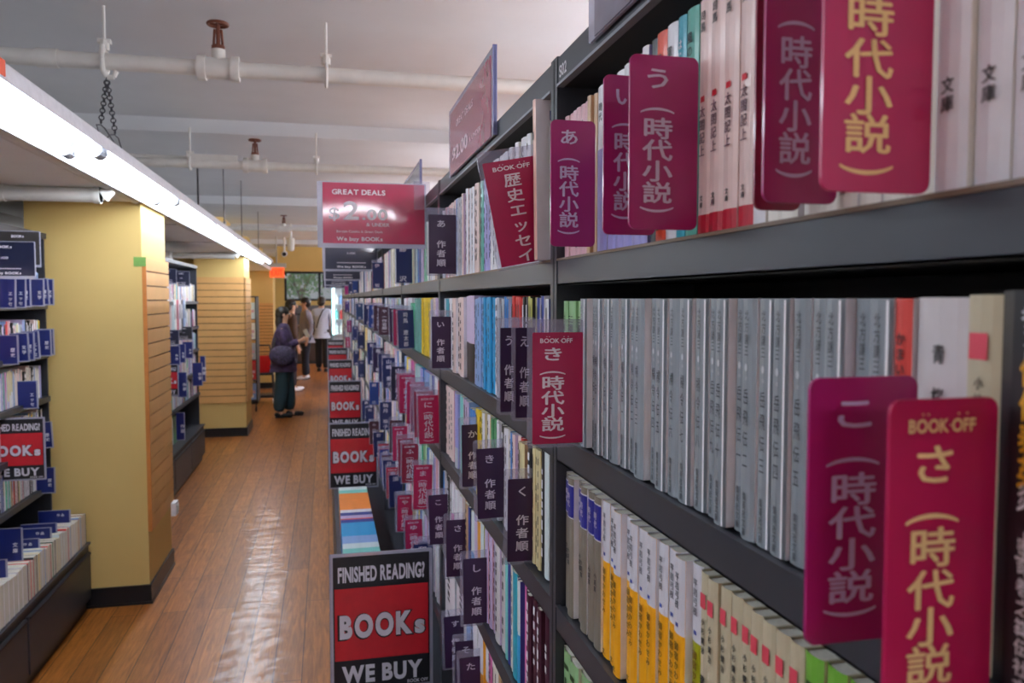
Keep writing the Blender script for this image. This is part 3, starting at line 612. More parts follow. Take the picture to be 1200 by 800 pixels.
# ------------------------------------------------------------------ left bookcases
LXF = -1.43; LROW = [1.655, 1.40, 1.17, .94, .71]; LDECK = .375
def left_case(label, y0, y1, LXF=-1.43):
    t = thing('wall_bookcase', label, 'bookcase', (0, y0, 0)); L = y1-y0
    for z in LROW:
        mb = MB(); mb.box((LXF-.30, .015, z-.025), (LXF+.005, L-.015, z), DARK); mb.box((LXF+.005, .015, z-.028), (LXF+.012, L-.015, z+.001), STEEL); mb.build('shelf_board', t)
    for a in (0, L/2-.0075, L-.015):
        mb = MB(); mb.box((LXF-.30, a, LDECK), (LXF+.0, a+.015, 2.0), STEEL); mb.build('side_panel', t)
    mb = MB(); mb.box((LXF-.32, 0, 0), (LXF-.30, L, 2.02), DARK); mb.build('back_panel', t)
    mb = MB(); mb.box((LXF-.30, 0, 1.99), (LXF+.01, L, 2.02), STEEL); mb.build('top_panel', t)
    mb = MB(); mb.box((LXF-.30, 0, .06), (-1.262, L, LDECK-.012), DARK); mb.box((LXF-.3, 0, LDECK-.012), (-1.25, L, LDECK), STEEL); mb.box((LXF-.30, 0, 0), (-1.28, L, .06), BASE); c = mb.build('base_cabinet', t)
    n = max(1, round(L/.93)); w = L/n
    for i in range(n):
        mb = MB(); mb.box((-1.262, i*w+.012, .075), (-1.250, (i+1)*w-.012, LDECK-.05), STEEL); mb.box((-1.25, i*w+.02, LDECK-.062), (-1.244, (i+1)*w-.02, LDECK-.053), DARK); d = mb.build('drawer_front', c)
    return t
left_case('charcoal wall bookcase ending at the nearest yellow pillar, with books on its low deck', .9, 4.63)
left_case('charcoal wall bookcase between the two yellow pillars, with an empty low deck', 5.4, 8.79, -1.30)
def fill_left(y0, y1, b, LXF=-1.43):
    for r, z in enumerate(LROW):
        y = y1-.03; i = 0; q = []
        while y > y0:
            if b == 1 and ((r == 1 and 7.0 < y < 8.05)): y = 7.0
            e = rnd_entry() if random.random() < .9 else (2, .02, '#1e1c20', '#1e1c20', 'wlines', .15, '')
            for _ in range(e[0]):
                t = e[1]*1.15; h = e[5]*random.uniform(.93, 1.12)+.01
                i += 1; spec('L', b, r, i, LXF-.008-random.uniform(0, .008), y-t/2, z+.001, t-.0006, h, .12, e[2], e[3], e[4], rz=math.pi); y -= t
fill_left(2.6, 4.6, 0); fill_left(6.2, 8.75, 1, -1.30)
# deck books, fore-edges to the aisle
y = 4.60; i = 0
LG = [(1, '#1e1c20', .03), (2, '#c9a27a', .03), (6, '#f0eae0', .034), (1, '#c93a36', .03), (3, '#d8e4e6', .036), (2, '#e0d2a0', .03), (1, '#1e1c20', .034), (1, '#5a9a6a', .03), (4, '#f0eae0', .038), (1, '#f2cf2e', .03), (1, '#1e1c20', .04), (2, '#d9473f', .034), (1, '#1e1c20', .012), (9, '#e3dfe2', .05), (14, '#eae8ef', .05)]
CN['#e3dfe2'] = 'off-white'
gaps = [4.43, 4.25, 4.05, 3.86, 3.62]
for n, c, t in LG:
    for _ in range(n):
        i += 1
        if y < 2.6: break
        spec('T', 0, 7, i, -1.262, y-t/2, LDECK+.001, t-.001, .165+random.uniform(-.006, .008), .135, c, c if c != '#f0eae0' else random.choice(['#f0eae0', '#eae8ef', '#e09a3a', '#d9473f', '#8aa8d8']), None, rz=0, kind='ldeck')
        y -= t
# a few display books and magazines on the second case
def book_parts(b, mbc, mbp, T, full=True):
    """adds cover (with printing) and page block of one book through the transform T"""
    def add(mb, vs, fs, m): mb.add([T @ Vector(v) for v in vs], fs, m)
    t, h, d = b['t']/2, b['h'], b['d']; sp = bm_(b['spine']); cv = bm_(b['cover']); bu = min(.0022, t*.25)
    # spine: gently rounded
    ys = [-t, -t*.6, 0, t*.6, t]; xs = [bu, bu*.3, 0, bu*.3, bu]
    vs = [(x, y, 0) for x, y in zip(xs, ys)]+[(x, y, h) for x, y in zip(xs, ys)]
    add(mbc, vs, [(i+1, i, 5+i, 6+i) for i in range(4)], sp)
    c = .0007 if full else .0
    for s in (-1, 1):       # boards
        y0, y1 = s*t, s*(t-.0007)
        vv = [(bu, y0, 0), (d, y0, 0), (d, y0, h), (bu, y0, h), (bu, y1, 0), (d, y1, 0), (d, y1, h), (bu, y1, h)]
        fs = [(0, 1, 2, 3), (7, 6, 5, 4), (3, 2, 6, 7), (1, 0, 4, 5), (1, 5, 6, 2)]
        if s > 0: fs = [f[::-1] for f in fs]
        add(mbc, vv, fs, cv)
    a, e = t-.0007, .0012
    vv = [(bu, -a, e), (d-.002, -a, e), (d-.002, a, e), (bu, a, e), (bu, -a, h-e), (d-.002, -a, h-e), (d-.002, a, h-e), (bu, a, h-e)]
    add(mbp, vv, [(0,3,2,1),(4,5,6,7),(0,1,5,4),(1,2,6,5),(2,3,7,6),(3,0,4,7)], PAGE)
    deco = b['deco']
    def strip(z0, z1, m, w=1.0, off=.0003, cx=0.):
        w0 = t*w
        if w >= .99:
            vs = [(x-off, y, z0) for x, y in zip(xs, ys)]+[(x-off, y, z1) for x, y in zip(xs, ys)]
            add(mbc, vs, [(i+1, i, 5+i, 6+i) for i in range(4)], m)
        else:
            x = -off-.0001
            add(mbc, [(x, cx-w0, z0), (x, cx+w0, z0), (x, cx+w0, z1), (x, cx-w0, z1)], [(1, 0, 3, 2)], m)
    def vt(txt, z1, size, m, w=None, gap=1.08, off=.012):
        w = w or size
        for i, ch in enumerate(txt):
            tmp = MB(); tmp.glyph(ch, (-.0005, 0, z1-size*gap*(i+.5)), NY, Z_, w, size, m, off)
            mbc.add([T @ Vector(v) for v in tmp.v], tmp.f, m)
    if not deco: return
    full_ = full
    W = min(t*1.15, .0085)
    if deco == 'lines' or deco == 'wlines':
        m = INK if deco == 'lines' else WHITE
        rr = random.Random(b['idx']*7+b['row'])
        z = h*.93
        while z > h*.12:
            l = rr.uniform(.006, .012) if full_ else rr.uniform(.015, .04)
            if rr.random() < .85: strip(z-l, z, m, (.22 if full_ else .2) if deco == 'lines' else .42)
            z -= l+rr.uniform(.002, .01)
    elif deco == 'band': strip(h*.0, h*rrv(b, .15, .5), mat(PAL[b['idx']*5 % len(PAL)], .4))
    elif deco == 'whead': strip(h*.55, h, bm_('#eae8ef'))
    elif deco == 'bluefoot': strip(0, h*.5, bm_('#2f9ad0'))
    elif deco == 'obi': strip(h*.0, h*.45, bm_('#1e1c20')); strip(h*.45, h, bm_('#c9b6d8'))
    elif deco == 'redlabel': strip(h*.62, h*.8, bm_('#c93a36'), .7)
    elif deco == 'lilac': strip(0, h*.62, bm_('#9c97d2')); vt('時代', h*.9, W, INK) if full else None
    elif deco == 'redfoot':
        strip(0, h*.085, bm_('#b81830')); 
        if full:
            vt('司馬', h*.95, W*.8, INK); strip(h*.565, h*.59, bm_('#d02030'), .3); vt(b['title']+'上', h*.55, W*.95, mat('#6a4a58', .6)); vt('文庫', h*.17, W*.5, INK)
    elif not full: strip(h*.3, h*.8, INK, .18)
    elif deco == 'title': vt(b['title'], h*.9, W, INK); vt('文庫', h*.12, W*.6, INK)
    elif deco == 'wtitle': vt(b['title'], h*.9, W, WHITE); 
    elif deco == 'bigtitle': vt(b['title'], h*.90, .0088, INK, .0072, 2.1); vt('文庫', h*.3, .007, INK)
    elif deco == 'grey':
        if b['idx'] % 3: strip(h*.005, h*.995, mat('#f4f2f6', .4), .11, cx=-t*.84)
        n = b['idx']; vt('北方謙三', h*.955, .0072, mat('#34383d', .6), .0045, 1.0, .004)
        vt('●', h*.738, .0062, mat('#c8ccd0', .5), .004, 1., 0); strip(h*.665, h*.68, mat('#a8acb2', .5), .14)
        vt(b['title']+'一二三四五六七八九十'[n % 10], h*.64, .0105, mat('#2f3338', .6), .0062, 1.25, .0); vt('集英社文庫', h*.2, .0055, mat('#5a5f65', .6), .0035, 1.0)
    elif deco == 'navyband':
        strip(h*.72, h*.95, mat('#2a2a86', .4)); strip(h*.715, h*.725, WHITE); strip(h*.945, h*.955, WHITE); vt('時代', h*.9, W*.9, LIL); vt('小説集', h*.5, W*.7, INK)
    elif deco == 'yellow':
        strip(h*.62, h, bm_('#d9d8e2')); vt('平岩弓枝', h*.93, W*.75, mat('#5a5a62', .6)); strip(h*.655, h*.675, mat('#3a4a9a', .6), .25); vt(b['title'], h*.58, W*.8, mat('#7a5a18', .6))
        vt('文', h*.06, W*.6, INK)
    elif deco == 'redsq':
        strip(h*.83, h*.90, mat('#d8485a', .5), .55, cx=t*.1); vt(b['title'][:4], h*.79, .0052, INK, .0045, 1.3); vt(b['title'][2:]+'奉行', h*.52, .0085, INK, .0065, 1.15)
    elif deco == 'gdot':
        strip(h*.86, h*.9, mat('#26401e', .5), .5); vt(b['title'], h*.8, W, mat('#26401e', .5)); strip(0, h*.3, bm_('#e0e4d8'), .999) if b['row'] == 3 else None
    elif deco == 'black':
        vt('参', h*.975, .010, WHITE); vt('文庫', h*.91, .007, WHITE); vt('佐伯泰英', h*.845, .0125, mat('#d8a020', .5), .0095, 1.0, .03); vt('炎上', h*.56, .0125, WHITE, .009, 1.5); vt('密命巻之二', h*.40, .007, WHITE); vt('祥伝社文庫', h*.2, .007, WHITE)
    elif deco == 'bluesq':
        strip(h*.75, h*.8, INK, .4)
        for (xa, xb, za, zb) in ((.018, .028, h*.87, h*.93),):
            add(mbc, [(xa, -t-.0004, za), (xb, -t-.0004, za), (xb, -t-.0004, zb), (xa, -t-.0004, zb)], [(0, 1, 2, 3)], mat('#31318a', .4))
def rrv(b, lo, hi): return random.Random(b['idx']*3+b['bay']).uniform(lo, hi)
def book_T(b):
    if b['kind'] == 'tray':      # fore-edge down: spine looks up, head towards the aisle
        # local x(depth)->-z , z(height)->+x , y->y
        M = Matrix(((0, 0, 1, b['x']), (0, 1, 0, b['y']), (-1, 0, 0, b['z']+b['d']), (0, 0, 0, 1)))
        return M
    if b['kind'] == 'ldeck':
        return Matrix.Translation((b['x']-b['d'], b['y'], b['z'])) @ Matrix.Rotation(b['tilt'], 4, 'X')
    return Matrix.Translation((b['x'], b['y'], b['z'])) @ Matrix.Rotation(b['rz'], 4, 'Z') @ Matrix.Rotation(b['tilt'], 4, 'X')
RECTS = []
def add_rect(x0, y, z0, x1, z1):
    a = proj(x0, y, z1); b = proj(x1, y, z0)
    if a and b: RECTS.append((a[0], a[1], b[0], b[1], a[2]))
for l, x0, z0, y, w, h, *_ in BIG: add_rect(x0, y, z0, x0+w, z0+h)
for rn, kn, y, x0, z0, z1, r, w in AUTH: add_rect(x0, y, z0, x0+w, z1)
def score(b):
    if b['kind'] == 'tray': c = [(b['x'], b['y']-b['t']/2, b['z']+.1), (b['x']+.14, b['y']+b['t']/2, b['z']+.1)]
    elif b['kind'] == 'ldeck': c = [(b['x'], b['y']-b['t']/2, b['z']), (b['x'], b['y']+b['t']/2, b['z']+b['h'])]
    else: c = [(b['x'], b['y']-b['t']/2, b['z']), (b['x'], b['y']+b['t']/2, b['z']+b['h'])]
    p = proj(*c[0]); q = proj(*c[1])
    if not p or not q: return 0
    x0, x1 = sorted((p[0], q[0])); y0, y1 = sorted((p[1], q[1]))
    x0 = max(0, x0); x1 = min(1200, x1); y0 = max(0, y0); y1 = min(800, y1)
    if x1 <= x0 or y1 <= y0: return 0
    vis = 0
    for k in range(10):
        for xx in (.25, .75):
            X, Yp = x0+(x1-x0)*xx, y0+(y1-y0)*(k+.5)/10
            if not any(r[0] < X < r[2] and r[1] < Yp < r[3] and r[4] < p[2] for r in RECTS): vis += 1
    return (x1-x0)*(y1-y0)*vis/20
for b in BOOKS: b['s'] = score(b)
for s_ in (.735,): pass
add = None
BOOKS.sort(key=lambda b: -b['s'])
NIND = 300
SHN = {0: 'top shelf', 1: 'second shelf', 2: 'third shelf', 3: 'fourth shelf', 4: 'fifth shelf'}
import collections
cnt = collections.Counter()
indiv = BOOKS[:NIND]
def order(b): return (b['side'], b['bay'], b['row'], b['idx'])
for b in sorted(indiv, key=order):
    mc, mp = MB(), MB(); T = book_T(b)
    L = Matrix.Translation(T.translation); R_ = L.inverted() @ T
    book_parts(b, mc, mp, R_, True)
    o = mc.build('paperback_book', loc=tuple(T.translation)); p = mp.build('page_block', o)
    cn = CN.get(b['spine'], 'pale'); key = (b['side'], b['bay'], b['row'], cn); cnt[key] += 1; n = ordw(cnt[key])
    if b['kind'] == 'lean': lab = 'tall book with peach spine and white cover leaning out by the first post'
    elif b['kind'] == 'tray': lab = f'{cn} book laid spine-up in the tray by the big sign, {n} {cn} one'
    elif b['kind'] == 'ldeck': lab = f'{cn} book standing on the low deck by the yellow pillar, {n} {cn} one from it'
    elif b['side'] == 'L': lab = f'{cn} book in the wall bookcase by the yellow pillar, {SHN[b["row"]]}, {n} {cn} one'
    else:
        ad = {'grey': 'with a pale dot', 'navyband': 'with navy band', 'yellow': 'with white head', 'redsq': 'with red square', 'redfoot': 'with red foot', 'gdot': 'with dark dot', 'black': 'with gold title'}.get(b['deco'], '')
        where = 'before the first post' if b['bay'] == 0 else 'past the first post' if b['bay'] == 1 else 'past the second post'
        lab = f'{cn} paperback {ad}, {SHN[b["row"]]} {where}, {n} {cn} one'.replace(' ,', ',')
    gr = {'tray': 'spine-up books in the tray', 'ldeck': 'books on the low deck'}.get(b['kind'], f'paperbacks on the {SHN.get(b["row"], "")} of the ' + ('wall bookcase' if b['side'] == 'L' else 'long bookcase'))
    tag(o, lab, 'book', gr)
mb = MB()
for b in BOOKS[NIND:]:
    book_parts(b, mb, mb, book_T(b), False)
tag(mb.build('packed_books'), 'packed rows of small paperbacks filling the shelves further along', 'books', kind='stuff')

# ------------------------------------------------------------------ signs
def buy_sign(label, x0, x1, y, z0, z1, big=True, rz=0):
    t = thing('shelf_sign', label, 'sign', (x0, y, z0), rz, 'buy-back signs'); w = x1-x0; h = z1-z0
    mb = MB(); mb.prism(rrect(0, 0, w, h, .004), -.0016, .0016, FRAME)
    mb.box((0, -.003, 0), (.003, .003, h), CLEAR); mb.build('sign_holder', t)
    m = .008; a, b, c, d = m, m, w-m, h-m; hh = d-b
    RED = mat('#c8202c', .35, .4); BLK = mat('#17171f', .35, .4); WT = mat('#dcdae6', .5)
    mb = MB(); mb.box((a, -.0035, b), (c, -.0018, d), BLK); mb.box((a+.003, -.0038, b+hh*.225), (c-.003, -.0034, b+hh*.765), RED)
    e = -.0042; cx = (a+c)/2; W = c-a
    mb.text('FINISHED READING?', (cx, e, b+hh*.815), X_, Z_, hh*.155, WT, .035, width=W*.9, centre=True)
    mb.text('BOOK', (cx-W*.06, e, b+hh*.395), X_, Z_, hh*.23, BLK, .085, width=W*.80, centre=True, track=.0)
    mb.text('s', (cx+W*.395, e, b+hh*.395), X_, Z_, hh*.19, BLK, .085, width=W*.135, centre=True)
    mb.text('BOOK', (cx-W*.06, e-.0004, b+hh*.40), X_, Z_, hh*.225, WT, .055, width=W*.755, centre=True, track=.045)
    mb.text('s', (cx+W*.395, e-.0004, b+hh*.395), X_, Z_, hh*.19, WT, .05, width=W*.105, centre=True)
    mb.text('WE BUY', (cx, e, b+hh*.055), X_, Z_, hh*.175, WT, .045, width=W*.84, centre=True)
    mb.text('BOOK·OFF', (c-W*.13, e, b+hh*.012), X_, Z_, hh*.035, WT, .02, width=W*.22, centre=True)
    mb.build('poster_insert', t); return t
SY = [(1.906, 0, .245, .735, 1.075), (4.01, .003, .245, .737, 1.068), (5.86, .008, .245, .737, 1.09), (7.9, .012, .245, .737, 1.09), (9.85, .012, .245, .737, 1.09), (11.8, .012, .245, .737, 1.09)]
SYL = ['large black and red buy-back sign nearest the camera, standing on the tray', 'black and red buy-back sign second along the tray, before the orange spines', 'black and red buy-back sign third along the tray', 'buy-back sign fourth along the tray, showing half its middle line', 'buy-back sign fifth along the tray, only its head visible', 'buy-back sign sixth and last along the tray']
for (y, x0, x1, z0, z1), l in zip(SY, SYL): buy_sign(l, x0, x1, y, z0, z1)

def poster(hexc):
    m = mat(hexc, .35, .55, name='poster_'+hexc)
    nt = m.node_tree
    if not nt.nodes.get('sheet_wave'):
        n = nt.nodes.new('ShaderNodeTexNoise'); n.name = 'sheet_wave'; n.inputs['Scale'].default_value = 5; n.inputs['Detail'].default_value = 0
        tc = nt.nodes.new('ShaderNodeTexCoord'); nt.links.new(tc.outputs['Object'], n.inputs['Vector'])
        b = nt.nodes.new('ShaderNodeBump'); b.inputs['Strength'].default_value = .22; b.inputs['Distance'].default_value = .01
        nt.links.new(n.outputs['Fac'], b.inputs['Height']); nt.links.new(b.outputs[0], nt.nodes['Principled BSDF'].inputs['Coat Normal'])
        nt.nodes['Principled BSDF'].inputs['Coat Roughness'].default_value = .05
    return m
def deal_sign(label, x0, y, z0, w, h, ground, rz=0, thin=False, full=True):
    dark = ground != '#b01048'
    t = thing('price_sign', label, 'sign', (x0, y, z0), rz, 'price signs'); WT = mat('#e6dfe8', .5)
    mb = MB(); mb.prism(rrect(0, 0, w, h, .003), -.0015, .0015, FRAME); mb.build('sign_holder', t)
    m = .009; a, b, c, d = m+.004, m+.002, w-m*.4, h-m*.3; W = c-a; hh = d-b
    if thin: a, b, c, d = m, .002, w-m*.5, h-.009; W = c-a; hh = d-b
    mb = MB(); mb.box((a, -.003, b), (c, -.0017, d), poster(ground)); e = -.0034
    ex = 1.0
    if dark: 
        mb.text('BOOKs', (a+W*.36, e, b+hh*.82), X_, Z_, hh*.10, WT, .04, width=W*.28); mb.text('& UNDER', (a+W*.42, e, b+hh*.5), X_, Z_, hh*.09, LIL, .02, width=W*.16)
        mb.box((a+W*.22, e, b+hh*.2), (a+W*.78, e+.0003, b+hh*.225), LIL); mb.text('We buy BOOKs', (a+W*.22, e, b+hh*.05), X_, Z_, hh*.09, WT, .04, width=W*.56)
        mb.build('poster_insert', t); return t
    mb.text('GREAT DEALS', (a+W*.09, e, b+hh*.81), X_, Z_, hh*.115, WT, .03, width=W*.52)
    mb.text('$', (a+W*.06, e, b+hh*.40), X_, Z_, hh*.27, WT, .015, width=W*.10)
    mb.text('2', (a+W*.20, e, b+hh*.40), X_, Z_, hh*.42, WT, .02, width=W*.15)
    mb.text('.00', (a+W*.38, e, b+hh*.40), X_, Z_, hh*.24, WT, .03, width=W*.25)
    if full:
        mb.text('& UNDER', (a+W*.42, e, b+hh*.29), X_, Z_, hh*.08, WT, .02, width=W*.23)
        mb.text('Bargain Comics & Great Deals', (a+W*.13, e, b+hh*.18), X_, Z_, hh*.055, WT, .01, width=W*.45)
    mb.text('We buy BOOKs', (a+W*.13, e, b+hh*.045), X_, Z_, hh*.09, WT, .03, width=W*.45)
    mb.build('poster_insert', t); return t
deal_sign('magenta price sign hanging out over the aisle, facing the camera', -.018, 1.996, 1.804, .263, .160, '#b01048')
for y, l in ((3.94, 'navy price sign directly behind the magenta one'), (5.95, 'navy price sign second behind the magenta one'), (7.95, 'navy price sign third behind the magenta one'), (9.95, 'small distant navy price sign, fourth behind the magenta one')):
    deal_sign(l, -.014, y, 1.812-(.006 if y > 6 else 0), .262, .158, '#141a38')
def side_deal(label, ya, yb, z0, h, ground):
    L = yb-ya
    t = thing('price_sign', label, 'sign', (RX-.004, yb, z0), -math.pi/2, 'price signs'); WT = mat('#ecdce6', .5)
    mb = MB(); mb.prism(rrect(0, 0, L, h, .003), -.0015, .0015, FRAME); mb.box((L-.004, -.003, 0), (L, .003, h), mat('#8c90c0', .2, .5)); mb.build('sign_holder', t)
    mb = MB(); mb.box((.02, -.0028, .001), (L-.02, -.0017, h-.010), mat(ground, .25, .8)); e = -.0031
    mb.text('GREAT DEALS', (L*.22, e, h*.62), X_, Z_, h*.13, WT, .03, width=L*.40)
    mb.text('$2.00', (L*.12, e, h*.18), X_, Z_, h*.26, WT, .03, width=L*.38)
    mb.text('& UNDER', (L*.54, e, h*.2), X_, Z_, h*.09, WT, .01, width=L*.24)
    mb.build('poster_insert', t)
side_deal('faded pink price sign standing on the bookcase header past the first post', 1.14, 1.57, 1.917, .128, '#cc6c88')
side_deal('price sign on the bookcase header seen edge-on above the magenta one', 2.06, 2.55, 1.917, .120, '#b8b8c8')
side_deal('translucent sign standing on the header above the first bay', .22, .715, 1.915, .13, '#8a8698')
mb = MB(); mb.box((RX-.03, 1.99, 1.90), (RX+.01, 2.0, 1.97), CLEAR); tag(mb.build('sign_clip'), 'clear clip holding the magenta price sign to the header', 'clip')

# signs and cards on the left bookcases
def lrect(x1, y, z0, w, h, label, ground='#141a38', style='dark'):
    if style == 'buy': return buy_sign(label, x1-w, x1, y, z0, z0+h)
    return deal_sign(label, x1-w, y, z0, w, h, ground)
lrect(-1.19, 3.74, 1.765, .25, .155, 'dark navy price sign on top of the wall bookcase by the pillar')
lrect(-1.235, 3.95, 1.82, .19, .16, 'brown-black price sign behind the navy one on the wall bookcase', '#3a3634')
lrect(-1.262, 4.02, .85, .26, .29, 'black and red buy-back sign on the wall bookcase, cut off by the frame', style='buy')
SMN = mat('#17246a', .35, .2, name='navy_card')
def lcard(x1, y, z0, w, h, label, tx='作者', tilt=0, low=False):
    t = thing('navy_label_card', label, 'divider card', (x1-w, y, z0), 0, 'navy cards on the wall bookcases'); t.rotation_euler = (0, tilt, 0)
    mb = MB(); mb.prism(rrect(0, 0, w, h, .002), -.0012, .0012, FRAME); mb.build('card_holder', t)
    mb = MB(); mb.box((.001, -.0022, .006), (w-.007, -.0014, h-.003), SMN)
    if low:
        for i, ch in enumerate(tx): mb.glyph(ch, (w*(.62+.13*i), -.0026, h*.78), X_, Z_, w*.1, h*.12, WHITE, .02)
    else:
        for i, ch in enumerate(tx): mb.glyph(ch, (w*.72, -.0026, h*(.5-.17*i)), X_, Z_, h*.14, h*.14, WHITE, .02)
    mb.build('card_insert', t)
OW = ['first', 'second', 'third', 'fourth', 'fifth', 'sixth', 'seventh']
LC = [(0, 323, [(18, .085), (30, .085), (36, .08), (51.5, .08), (58, .075), (63, .075)]), (1, 376, [(21, .085), (34, .08), (40, .08), (46.5, .08), (60, .08), (63.5, .075)]), (2, 430, [(44, .095)]), (3, 478, [(62, .09)]), (4, 528, [(64, .095)])]
for r, top, L in LC:
    for i, (px, w) in enumerate(L):
        y, z = onx(px, top, -1.352)
        lcard(-1.352, y, LROW[r]-.018+.002*i, w, .135, f'navy label card, {SHN[r]} of the wall bookcase by the pillar, {OW[i]} of its row', random.choice(['作家', '文学', '歴史', 'エッセ']), random.uniform(-.05, .05))
for i, (y, z0, h, w, l) in enumerate([(4.43, LDECK+.11, .12, .15, 'navy card standing among the deck books nearest the pillar'), (4.22, LDECK+.1, .12, .16, 'navy card among the deck books, second from the pillar'), (4.14, LDECK+.1, .12, .16, 'navy card among the deck books, third from the pillar'), (3.98, LDECK+.1, .115, .16, 'navy card among the deck books, fourth from the pillar'), (3.60, LDECK+.12, .12, .17, 'navy card among the deck books, fifth from the pillar'), (3.42, LDECK+.12, .10, .17, 'navy card among the deck books, farthest from the pillar')]):
    lcard(-1.285, y, z0, w, h, l, '作品', 0, low=True)
lcard(-1.30, 3.82, LDECK+.16, .11, .15, 'tall navy card upright above the deck books', '文庫')
# second left case: signs, cards, display books
lrect(-1.21, 7.78, 1.79, .155, .14, 'small navy price sign high on the wall bookcase past the pillar')
lrect(-1.21, 7.12, 1.80, .15, .13, 'small navy price sign half hidden by the slatwall edge')
lrect(-1.20, 7.80, 1.30, .16, .125, 'grey-black price sign halfway up the second wall bookcase', '#23242c')
lrect(-1.20, 7.12, 1.29, .15, .13, 'dark price sign halfway up, beside the slatwall edge', '#141a3a')
buy_sign('small black and red buy-back sign on the second wall bookcase', -1.40, -1.20, 7.05, .87, 1.14)
for i, (x, y, z, h, w) in enumerate([(-1.20, 7.15, 1.12, .165, .1), (-1.20, 7.42, 1.12, .165, .07), (-1.20, 7.82, 1.13, .155, .09), (-1.19, 7.40, .82, .22, .08), (-1.14, 7.95, .86, .22, .09), (-1.14, 8.15, .88, .25, .05), (-1.20, 7.3, .46, .24, .07)]):
    lcard(x, y, z, w, h, f'blue label card on the second wall bookcase, {OW[i]} from its top', '作家')
def facing_book(x0, y, z0, w, h, cols, label, tk=.02):
    t = thing('display_book', label, 'book', (x0, y, z0))
    mb = MB(); mb.box((0, 0, 0), (w, .001, h), bm_(cols[0])); mb.box((0, tk-.001, 0), (w, tk, h), bm_(cols[0])); mb.box((0, 0, 0), (.001, tk, h), bm_(cols[0]))
    for i, c in enumerate(cols[1:]):
        mb.box((w*(.15+.1*(i % 2)), -.0006, h*(.12+.26*i)), (w*(.6+.25*(i % 2)), 0, h*(.3+.26*i)), bm_(c))
    mb.build('cover', t); mb = MB(); mb.box((.002, .001, .001), (w-.002, tk-.001, h-.001), PAGE); mb.build('page_block', t)
facing_book(-1.42, 7.35, 1.401, .12, .29, ['#ebcfca', '#d9a7b0', '#4a2034', '#c9b6d8'], 'tall magazine with a figure on its cover, second wall bookcase')
facing_book(-1.50, 7.1, 1.401, .13, .28, ['#d8e4e6', '#31408c'], 'white magazine beside the figure-cover one')
yy = 7.4
for c, w in (('#d8e4e6', .06), ('#f0eae0', .07), ('#b81848', .10), ('#e3dfe2', .13), ('#1e1c20', .10), ('#8aa8d8', .08), ('#d8e4e6', .06)):
    CN['#b81848'] = 'crimson'
    mb = MB(); mb.box((-1.44, yy, 1.401), (-1.285, yy+w-.004, 1.401+.27), bm_(c)); mb.box((-1.438, yy+.003, 1.671), (-1.29, yy+w-.007, 1.672), PAGE); mb.box((-1.285, yy+w*.3, 1.5), (-1.2845, yy+w*.6, 1.63), INK if c != '#1e1c20' else WHITE)
    tag(mb.build('hardback_book'), f'{CN[c]} tall thick book in the second wall bookcase, {round(w*1000)} mm'.replace(f', {round(w*1000)} mm', ' by the figure-cover magazine' if yy < 7.45 else ' towards the second pillar'), 'book', 'tall books in the second wall bookcase'); yy += w
facing_book(-1.39, 6.95, .376, .14, .28, ['#c93a36', '#f0eae0', '#b8b45a', '#d9a7b0'], 'magazine with a busy red cover standing on the second deck')
for i, (x, c) in enumerate([(-1.30, '#31408c'), (-1.27, '#d8e4e6'), (-1.22, '#5a9a6a'), (-1.19, '#1e1c20')]):
    mb = MB(); mb.box((-1.37, 7.2+i*.2, .376), (-1.345, 7.36+i*.2, .62), bm_(c)); mb.box((-1.368, 7.199+i*.2, .378), (-1.347, 7.2+i*.2, .6), PAGE)
    tag(mb.build('hardback_book'), f'{CN[c]} slim book standing on the deck of the second wall bookcase', 'book', 'slim books on the second deck')
# framed poster and things above the near wall bookcase
mb = MB(); mb.box((LW+.0, 3.6, 1.98), (LW+.02, 4.5, 2.19), mat('#2c2c2c', .4)); mb.box((LW+.02, 3.65, 2.0), (LW+.022, 4.45, 2.17), mat('#4c5c4c', .4)); mb.box((LW+.022, 3.9, 2.1), (LW+.023, 4.42, 2.15), mat('#a85a70', .4)); mb.box((LW+.022, 3.8, 2.02), (LW+.023, 4.1, 2.07), mat('#b0a070', .4))
tag(mb.build('wall_poster'), 'dark green poster with a pink band high on the wall', 'poster')

# ------------------------------------------------------------------ far end of the shop
# magazine rack past the second pillar
t = thing('magazine_rack', 'narrow black wheeled magazine rack just past the second pillar', 'rack', (-1.24, 12.3, 0))
mb = MB(); mb.box((0, 0, .12), (.02, .5, 1.72), DARK); mb.box((.22, 0, .12), (.235, .5, 1.72), DARK); mb.box((0, 0, 1.7), (.235, .5, 1.72), DARK); mb.box((0, 0, .12), (.235, .5, .15), DARK)
mb.build('frame', t)
for k in range(5):
    mb = MB(); mb.box((.02, .0, .17+.3*k), (.22, .48, .18+.3*k), STEEL); mb.build('shelf', t)
for x in (.02, .21):
    mb = MB(); mb.ring((x, .05, .04), .03, .012, DARK, 'x'); mb.tube((x, .05, .04), (x, .05, .13), .008, STEEL); mb.build('caster', t, smooth=True)
mcol = ['#d8e4e6', '#8aa8d8', '#c93a36', '#b5b9c4', '#f0eae0']
for k in range(5):
    for j in range(2):
        facing_book(-1.21+.095*j, 12.32+.02*j, .185+.3*k, .09, .24, [mcol[(k+j) % 5], PAL[(k*3+j*7) % len(PAL)], '#d9a7b0' if j else '#31408c'], f'magazine in the black rack, {OW[4-k]} level from its top, ' + ('wall side' if j == 0 else 'aisle side'))
